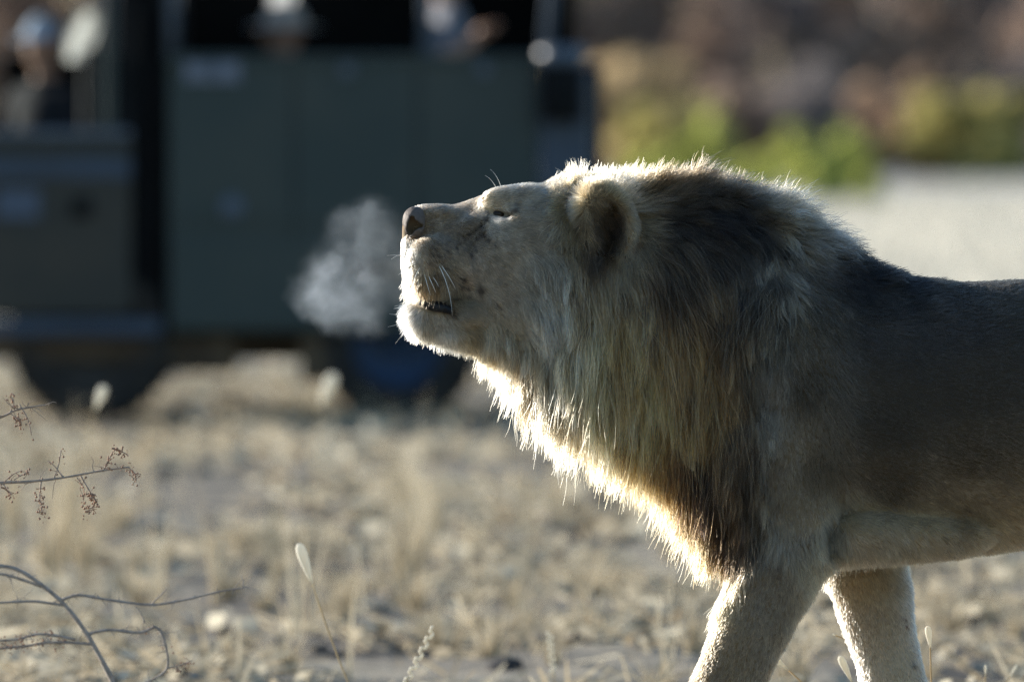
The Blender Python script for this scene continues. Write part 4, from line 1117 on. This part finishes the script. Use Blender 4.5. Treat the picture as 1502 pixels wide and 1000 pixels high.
#@@FACE
def surf_w(u, v):
    """near-side skin depth at (u, v)"""
    ws = np.arange(-195, 0, 1.0, dtype=np.float32)
    s = LF.sample(np.stack([np.full_like(ws, u), np.full_like(ws, v), ws], 1))
    i = np.argmax(s < 0)
    return float(ws[i]) if s[i] < 0 else 0.0
# nose leather with open nostrils
NF = Field(np.arange(582, 634, 1.7), np.arange(296, 362, 1.7), np.arange(-50, 51, 2.0))
NF.cone((609, 321, -18), (609, 321, 18), 18, 18, k=4)
NF.cone((602, 330, 0), (600, 348, 0), 11, 8, k=6, sc=1.6)
for s in (-1, 1):
    NF.ell((609, 330, s * 28), (16, 20, 16), k=6)
    NF.cone((607, 346, s * 18), (616, 338, s * 34), 6, 5, k=5)
    for nu, nv, nr in NOSTRIL:
        NF.cone((nu, nv, s * 14), (nu, nv, s * 60), nr * .9, nr * 1.1, k=1.5, cut=True)
Vn, Qn = NF.polygonise()
NOSEM = paint('nose_leather', (.125, .095, .075), .65, var=.35, scale=120, bump=.3, spec=.3)
fast_mesh('nose', L2W(Vn), Qn, NOSEM, lion, True)
# eyes
def eyemat():
    m, n, l = mat_new('lion_eye'); b = n['Principled BSDF']
    b.inputs['Base Color'].default_value = (.018, .010, .005, 1); b.inputs['Roughness'].default_value = .22; b.inputs['Specular IOR Level'].default_value = .22
    return m
EYEM = eyemat(); LIPM = paint('black_lip', (.006, .006, .008), .5, var=.3, scale=150, bump=.4, spec=.35)
ew = max(surf_w(731, 322), surf_w(731, 303))
for s in (-1, 1):
    bm = bmesh.new(); bmesh.ops.create_uvsphere(bm, u_segments=24, v_segments=16, radius=15 / S); c = L2W(np.array([[732, 314, s * (-ew - 19)]]))[0]
    vs = [v.co + Vector(c.tolist()) for v in bm.verts]; bm.verts.index_update(); fs = [[v.index for v in f.verts] for f in bm.faces]; bm.free()
    mesh_obj('eye', vs, fs, EYEM, lion, True)
# lower lip with its row of soft points
for s in (1, -1):
    lp = [(u, v, (min(surf_w(u, v + 8), -12) - 7.0) * s) for u, v in ((662, 453), (653, 451), (643, 449), (632, 446), (622, 443), (614, 440))]
    lw = L2W(np.array(lp)); m = MB().tube(lw, [3 / S, 6.5 / S, 8 / S, 8 / S, 7 / S, 5 / S], 8)
    for k in range(16):
        t = k / 15 * 4; i = int(min(t, 3)); q = lw[i + 1] * (t - i) + lw[i] * (1 - (t - i)) + np.array((0, -3.0 * s / S, -1.5 / S))
        m.tube([q + np.array((0, 0, 3 / S)), q, q + np.array((random.uniform(-1, 1) / S, -1.6 * s / S, -5.5 / S))], [1.6 / S, 1.8 / S, .6 / S], 6)
    m.build('lower_lip', LIPM, lion, True)
# whiskers
WH = paint('whisker', (.80, .77, .70), .4, var=.05)
def whisker(pts, r=.55):
    q = [np.array(p, float) for p in pts]
    ts = np.linspace(0, 1, 7); o = []
    for t in ts:
        o.append((1 - t) ** 2 * q[0] + 2 * t * (1 - t) * q[1] + t * t * q[2])
    MB().tube(L2W(np.array(o)), [r * (1 - .8 * t) / S for t in ts], 5).build('whisker', WH, lion, True)
def root_at(u, v): return (u, v, surf_w(u, v) + 1)
def wsk(u, v, mu, mv, eu, ev, out=14, r=.6):
    a = root_at(u, v); whisker([a, (mu, mv, a[2] - out), (eu, ev, a[2] - out * 1.6)], r)
wsk(642, 384, 662, 420, 664, 461); wsk(646, 386, 660, 404, 669, 423, 10); wsk(622, 398, 626, 412, 632, 432, 8, .7); wsk(627, 399, 633, 412, 640, 428, 8, .7)
wsk(633, 402, 640, 410, 644, 419, 8); wsk(614, 402, 614, 415, 613, 430, 8); wsk(607, 395, 600, 402, 594, 410, 12); wsk(605, 388, 596, 395, 585, 402, 10)
wsk(600, 378, 588, 372, 568, 374, 2, .6); wsk(596, 372, 584, 372, 574, 380, 0); wsk(606, 410, 600, 418, 592, 428, 4); wsk(600, 404, 594, 412, 594, 424, 2); wsk(617, 390, 606, 410, 600, 426, 8)
for q in ([(729, 278, -18), (722, 262, -18), (711, 257, -18)], [(736, 278, -22), (731, 258, -22), (719, 248, -22)]):
    whisker(q, .5)
whisker([(596, 470, -12), (584, 476, -14), (569, 479, -14)], .6); whisker([(592, 460, -10), (582, 462, -12), (571, 460, -12)], .5); whisker([(598, 484, -8), (588, 492, -8), (580, 504, -8)], .5)
#@@END
#@@EXTRAS
# ---- breath hanging in the cold air before the muzzle
def breath():
    c = P(512, 402, D)
    bm = bmesh.new(); bmesh.ops.create_icosphere(bm, subdivisions=4, radius=1)
    for v in bm.verts:
        v.co = Vector((v.co.x * 130 / S, v.co.y * 76 / S, v.co.z * 140 / S))
    me = bpy.data.meshes.new('breath_vapour'); bm.to_mesh(me); bm.free(); me.shade_smooth()
    m, n, l = mat_new('vapour'); n.remove(n['Principled BSDF'])
    pv = n.new('ShaderNodeVolumePrincipled'); pv.inputs['Color'].default_value = (.84, .92, 1, 1); pv.inputs['Anisotropy'].default_value = .35
    tc = n.new('ShaderNodeTexCoord')
    def M(op, a, b=None, cl=False):
        q = n.new('ShaderNodeMath'); q.operation = op; q.use_clamp = cl
        for i, val in enumerate((a, b)):
            if val is None: continue
            if isinstance(val, (int, float)): q.inputs[i].default_value = val
            else: l.new(val, q.inputs[i])
        return q.outputs[0]
    def blob(cx, cz, rx, rz, ry=50, amp=1.0):
        mp = n.new('ShaderNodeMapping'); mp.vector_type = 'POINT'
        mp.inputs['Location'].default_value = (-(cx - 512) / rx, 0, (cz - 402) / rz); mp.inputs['Scale'].default_value = (S / rx, S / ry, S / rz)
        l.new(wv, mp.inputs['Vector'])
        ln = n.new('ShaderNodeVectorMath'); ln.operation = 'LENGTH'; l.new(mp.outputs[0], ln.inputs[0])
        return M('MULTIPLY', M('POWER', M('SUBTRACT', 1.0, ln.outputs['Value'], True), 1.5), amp)
    # swirl the coordinates
    nz = n.new('ShaderNodeTexNoise'); nz.inputs['Scale'].default_value = 9; nz.inputs['Detail'].default_value = 4
    l.new(tc.outputs['Object'], nz.inputs['Vector'])
    sb = n.new('ShaderNodeVectorMath'); sb.operation = 'SUBTRACT'; l.new(nz.outputs['Color'], sb.inputs[0]); sb.inputs[1].default_value = (.5, .5, .5)
    sc = n.new('ShaderNodeVectorMath'); sc.operation = 'SCALE'; l.new(sb.outputs[0], sc.inputs[0]); sc.inputs['Scale'].default_value = .20
    ad = n.new('ShaderNodeVectorMath'); l.new(tc.outputs['Object'], ad.inputs[0]); l.new(sc.outputs[0], ad.inputs[1]); wv = ad.outputs[0]
    b = [blob(495, 410, 74, 74), blob(530, 370, 66, 72, amp=.9), blob(528, 452, 58, 60, amp=.9), blob(578, 392, 76, 66, amp=.6), blob(556, 335, 70, 60, amp=.45), blob(605, 400, 50, 50, amp=.35), blob(466, 422, 46, 50, amp=.7), blob(520, 322, 60, 52, amp=.55), blob(548, 300, 46, 34, amp=.4)]
    t = b[0]
    for q in b[1:]: t = M('ADD', t, q)
    n2 = n.new('ShaderNodeTexNoise'); n2.inputs['Scale'].default_value = 9; n2.inputs['Detail'].default_value = 6; n2.inputs['Roughness'].default_value = .55
    l.new(wv, n2.inputs['Vector'])
    k = M('MULTIPLY', M('SUBTRACT', n2.outputs[0], .30, True), 3.8)
    dens = M('MULTIPLY', M('MULTIPLY', t, k), 3.4)
    # thins to nothing at the rim of the cloud
    mp = n.new('ShaderNodeMapping'); mp.inputs['Scale'].default_value = (S / 128, S / 74, S / 138); l.new(tc.outputs['Object'], mp.inputs['Vector'])
    ln = n.new('ShaderNodeVectorMath'); ln.operation = 'LENGTH'; l.new(mp.outputs[0], ln.inputs[0])
    edge = M('MULTIPLY', M('SUBTRACT', 1.0, ln.outputs['Value'], True), 4.0, True)
    l.new(M('MULTIPLY', dens, edge), pv.inputs['Density'])
    l.new(pv.outputs[0], n['Material Output'].inputs['Volume'])
    me.materials.append(m)
    o = bpy.data.objects.new('breath_vapour', me); o.location = c; COL.objects.link(o)
    props(o, 'pale cloud of breath vapour hanging before the lion\'s muzzle', 'breath', kind='stuff')
breath()

# ---- thorny twigs
TWIG = paint('brown_twig', (.42, .32, .25), .8, var=.35, scale=60, spec=.2)
BERRY = paint('dry_bud', (.40, .25, .17), .8, var=.4, scale=200, spec=.2)
SPRIG = paint('grey_branch', (.38, .33, .29), .8, var=.4, scale=50, spec=.2)
def pt(u, v, d=D - .15): return P(u, v, d)
def twig_plant(base, label, stems, d):
    root = empty('thorn_shrub', (base[0], base[1], 0)); props(root, label, 'shrub')
    for (pl, r0, r1, mat, buds, thorns) in stems:
        q = [pt(a, b, d + (c[0] if c else 0)) for a, b, *c in pl]
        # smooth the line
        sm = []
        for i in range(len(q) - 1):
            p0, p1, p2, p3 = q[max(i - 1, 0)], q[i], q[i + 1], q[min(i + 2, len(q) - 1)]
            for t in (0, .25, .5, .75):
                sm.append(.5 * ((2 * p1) + (-p0 + p2) * t + (2 * p0 - 5 * p1 + 4 * p2 - p3) * t * t + (-p0 + 3 * p1 - 3 * p2 + p3) * t ** 3))
        sm.append(q[-1])
        n = len(sm)
        b = MB().tube(sm, [(r0 + (r1 - r0) * i / (n - 1)) / S * (1 + .12 * math.sin(i * 2.3)) for i in range(n)], 6).build('branch', mat, root, True)
        if r0 > 1.5:
            sd = MB()
            for _ in range(int(n * .55)):
                c = random.choice(sm[3:]); a = random.uniform(0, 6.28); L = random.uniform(10, 34) / S; dv = Vector((math.cos(a), random.uniform(-.4, .4), math.sin(a) * .8 + .1)).normalized()
                q2 = [c]
                for _k in range(3):
                    dv = (dv + Vector((random.gauss(0, .3), random.gauss(0, .3), random.gauss(0, .3)))).normalized(); q2.append(q2[-1] + dv * L / 3)
                sd.tube(q2, [.7 / S, .55 / S, .45 / S, .25 / S], 5)
                if random.random() < .5: sd.tube([q2[1], q2[1] + Vector((dv.z, 0, -dv.x)) * L * .35], [.5 / S, .2 / S], 5)
            sd.build('side_twigs', mat, b)['kind'] = 'stuff'
        if thorns:
            tm = MB()
            for _ in range(thorns):
                c = random.choice(sm[2:]); a = random.uniform(0, 6.28); L = random.uniform(6, 13) / S
                tm.tube([c, c + Vector((math.cos(a) * L, random.uniform(-.5, .5) * L, math.sin(a) * L))], [1.0 / S, .15 / S], 5)
            tm.build('thorns', mat, b)['kind'] = 'stuff'
        if buds:
            bmh = MB()
            for _ in range(buds):
                c = random.choice(sm[int(n * .25):]); c = c + Vector((random.gauss(0, 5) / S, random.gauss(0, 6) / S, random.gauss(-1, 5) / S)); r = random.uniform(.8, 2.0) / S
                bmh.lathe([(0, -r), (r * .8, -r * .5), (r, 0), (r * .7, r * .6), (0, r)], c, 'z', 6)
                e = random.choice(sm[int(n * .25):])
                if (e - c).length < 14 / S: bmh.tube([e, c], .4 / S, 4)
            o = bmh.build('buds', BERRY, b); o['kind'] = 'stuff'
twig_plant(tuple(pt(-150, 1200))[:2], 'reddish brown twigs with dry buds reaching in above the grass', [
    ([(-150, 1200), (-140, 980), (-110, 800), (-60, 712), (0, 708), (45, 706), (95, 700), (150, 690), (190, 685)], 3.2, 1.2, TWIG, 26, 5),
    ([(150, 692), (158, 678), (168, 660), (186, 666)], 1.2, .6, TWIG, 46, 0), ([(186, 685), (196, 692), (200, 704)], .9, .5, TWIG, 20, 0),
    ([(118, 698), (132, 722), (140, 736), (126, 752)], 1.3, .6, TWIG, 60, 0), ([(60, 706), (58, 730), (62, 755)], 1.3, .6, TWIG, 46, 0), ([(92, 700), (80, 684), (70, 676)], 1.1, .5, TWIG, 5, 0), ([(78, 704), (86, 680), (89, 659)], 1.3, .6, TWIG, 5, 0),
    ([(0, 712), (18, 696), (32, 690)], 1.1, .5, TWIG, 5, 0), ([(5, 710), (12, 722), (18, 724)], .9, .5, TWIG, 20, 0), ([(112, 700), (122, 716), (122, 740)], .9, .5, TWIG, 26, 0), ([(20, 704), (32, 696), (42, 692)], .8, .4, TWIG, 12, 0),
    ([(-140, 980), (-120, 760), (-60, 628), (0, 612), (22, 602), (45, 597), (66, 594)], 2.8, 1.0, TWIG, 0, 3), ([(14, 606), (20, 590), (14, 580)], 1.1, .5, TWIG, 16, 0), ([(28, 593), (40, 614), (46, 638)], 1.2, .6, TWIG, 4, 0), ([(14, 606), (26, 614), (32, 624)], .9, .5, TWIG, 34, 0)], D - .1)
twig_plant(tuple(pt(236, 1200, D + 1.1))[:2], 'bare grey thorn branch arching up from the ground', [
    ([(236, 1200), (205, 1090), (165, 1000), (130, 935), (95, 888), (60, 858), (30, 838), (0, 830), (-60, 834), (-120, 860)], 4.4, 2.4, SPRIG, 0, 12),
    ([(60, 860), (25, 848), (0, 842), (-60, 836)], 2.4, 1.8, SPRIG, 0, 4), ([(95, 888), (50, 882), (0, 884), (-70, 890)], 2.3, 1.6, SPRIG, 0, 8),
    ([(90, 880), (115, 873), (160, 880), (220, 887), (270, 880), (320, 868), (358, 862)], 2.6, 1.2, SPRIG, 0, 18), ([(222, 886), (238, 870), (244, 862)], 1.2, .6, SPRIG, 0, 0), ([(212, 914), (204, 896), (198, 890)], 1.2, .6, SPRIG, 0, 0), ([(356, 864), (356, 852), (354, 844)], 1.2, .6, SPRIG, 0, 0),
    ([(128, 930), (160, 924), (205, 928), (228, 920), (240, 938), (246, 975), (232, 992), (205, 1005)], 2.6, 1.6, SPRIG, 10, 16), ([(140, 945), (80, 942), (30, 948), (-40, 955)], 2.4, 1.6, SPRIG, 70, 8), ([(110, 938), (60, 930), (20, 938), (-40, 940)], 2.2, 1.4, SPRIG, 70, 6), ([(245, 980), (262, 976), (282, 968)], 1.4, .7, SPRIG, 18, 4)], D + 1.1)

# ---- grass stalks with pale seed heads
SEED = leafmat('seed_head', (.78, .74, .62), (.88, .84, .74), .45)
STALK = leafmat('straw_stalk', (.55, .43, .25), (.62, .5, .32), .3)
def stalk(label, head, stem, d, w=6.0, spike=False):
    """head: top and foot of the seed head; stem: the rest of the line, down to the ground"""
    g = HORIZ + CAMH * F / d
    line = [P(u, v, d) for u, v in stem]
    lu, lv = stem[-1]; pu, pv = stem[-2]
    if lv < g:
        k = (g - lv) / max(lv - pv, 1e-3) if lv - pv > 1 else 0
        line.append(P(lu + (lu - pu) * min(k, 3) * .8, g, d))
    root = empty('grass_stalk', (line[-1].x, line[-1].y, 0)); props(root, label, 'grass stalk')
    mb = MB().tube(line, [1.1 / S] + [1.3 / S] * (len(line) - 1), 6)
    o = mb.build('stem', STALK, root, True); tint_faces(o, len(o.data.polygons), [.5])
    a, b = P(*head[0], d), P(*head[1], d)
    mb = MB()
    if spike:
        n = 11
        for i in range(n):
            c = a.lerp(b, i / (n - 1)); s = 1 if i % 2 else -1; ax = (a - b).normalized(); sd = Vector((ax.z, 0, -ax.x)) * s
            L = (a - b).length / n * 1.5
            mb.tube([c - ax * L * .5, c - ax * L * .2 + sd * .0035, c + ax * L * .35 + sd * .005, c + ax * L * .7 + sd * .002], [.0008, .0042, .0036, .0006], 6)
    else:
        wd = w / S
        mb.tube([a, a.lerp(b, .08), a.lerp(b, .25), a.lerp(b, .5), a.lerp(b, .78), b], [wd * .35, wd * .85, wd, wd * .85, wd * .5, wd * .2], 8)
    o = mb.build('seed_head', SEED, root, True); tint_faces(o, len(o.data.polygons), [.7])
    return root
stalk('white seed head on a thin leaning straw stalk above a dark clod', [(438, 797), (458, 857)], [(458, 857), (474, 905), (496, 965), (510, 1000)], D + 1.5, 8.5)
stalk('blurred pale seed head on a stalk before the rear wheel of the truck', [(490, 548), (470, 596)], [(470, 596), (464, 650), (460, 720)], 37, 14)
stalk('blurred pale seed head on a leaning stalk before the front wheel of the truck', [(153, 566), (140, 600)], [(140, 600), (128, 640), (112, 690)], 33, 10)
stalk('pale seed head leaning from the ground towards the near forefoot of the lion', [(1130, 961), (1157, 983)], [(1157, 983), (1176, 1000), (1200, 1025)], D + .3, 6)
stalk('white seed head tilting between the two forelegs of the lion', [(1232, 962), (1250, 1000)], [(1250, 1000), (1260, 1030), (1266, 1060)], D + .5, 6)
stalk('upright pale seed head beside the far foreleg of the lion', [(1361, 918), (1365, 950)], [(1365, 950), (1366, 985), (1367, 1020)], D + .3, 5)
stalk('spiky pale grass ear standing on its own in the litter', [(634, 925), (596, 1000)], [(600, 992), (590, 1020), (582, 1050)], D + 1.2, 5, True)
stalk('short orange straw crossing behind the far foreleg of the lion', [(1222, 930), (1226, 932)], [(1226, 932), (1244, 938), (1262, 950), (1270, 990)], D + .6, 1.6)
stalk('thin straw standing near the belly of the lion', [(1446, 975), (1446, 990)], [(1446, 990), (1445, 1010), (1444, 1040)], D + 1.6, 2.0)
stalk('thin straw leaning in the litter beneath the lion', [(1492, 975), (1482, 992)], [(1482, 992), (1472, 1010), (1462, 1030)], D + 1.8, 2.0)
stalk('blurred straw with a fat pale ear in the litter behind the lion', [(806, 930), (812, 985)], [(812, 985), (814, 1010), (816, 1030)], D + 3.2, 7, True)
#@@END
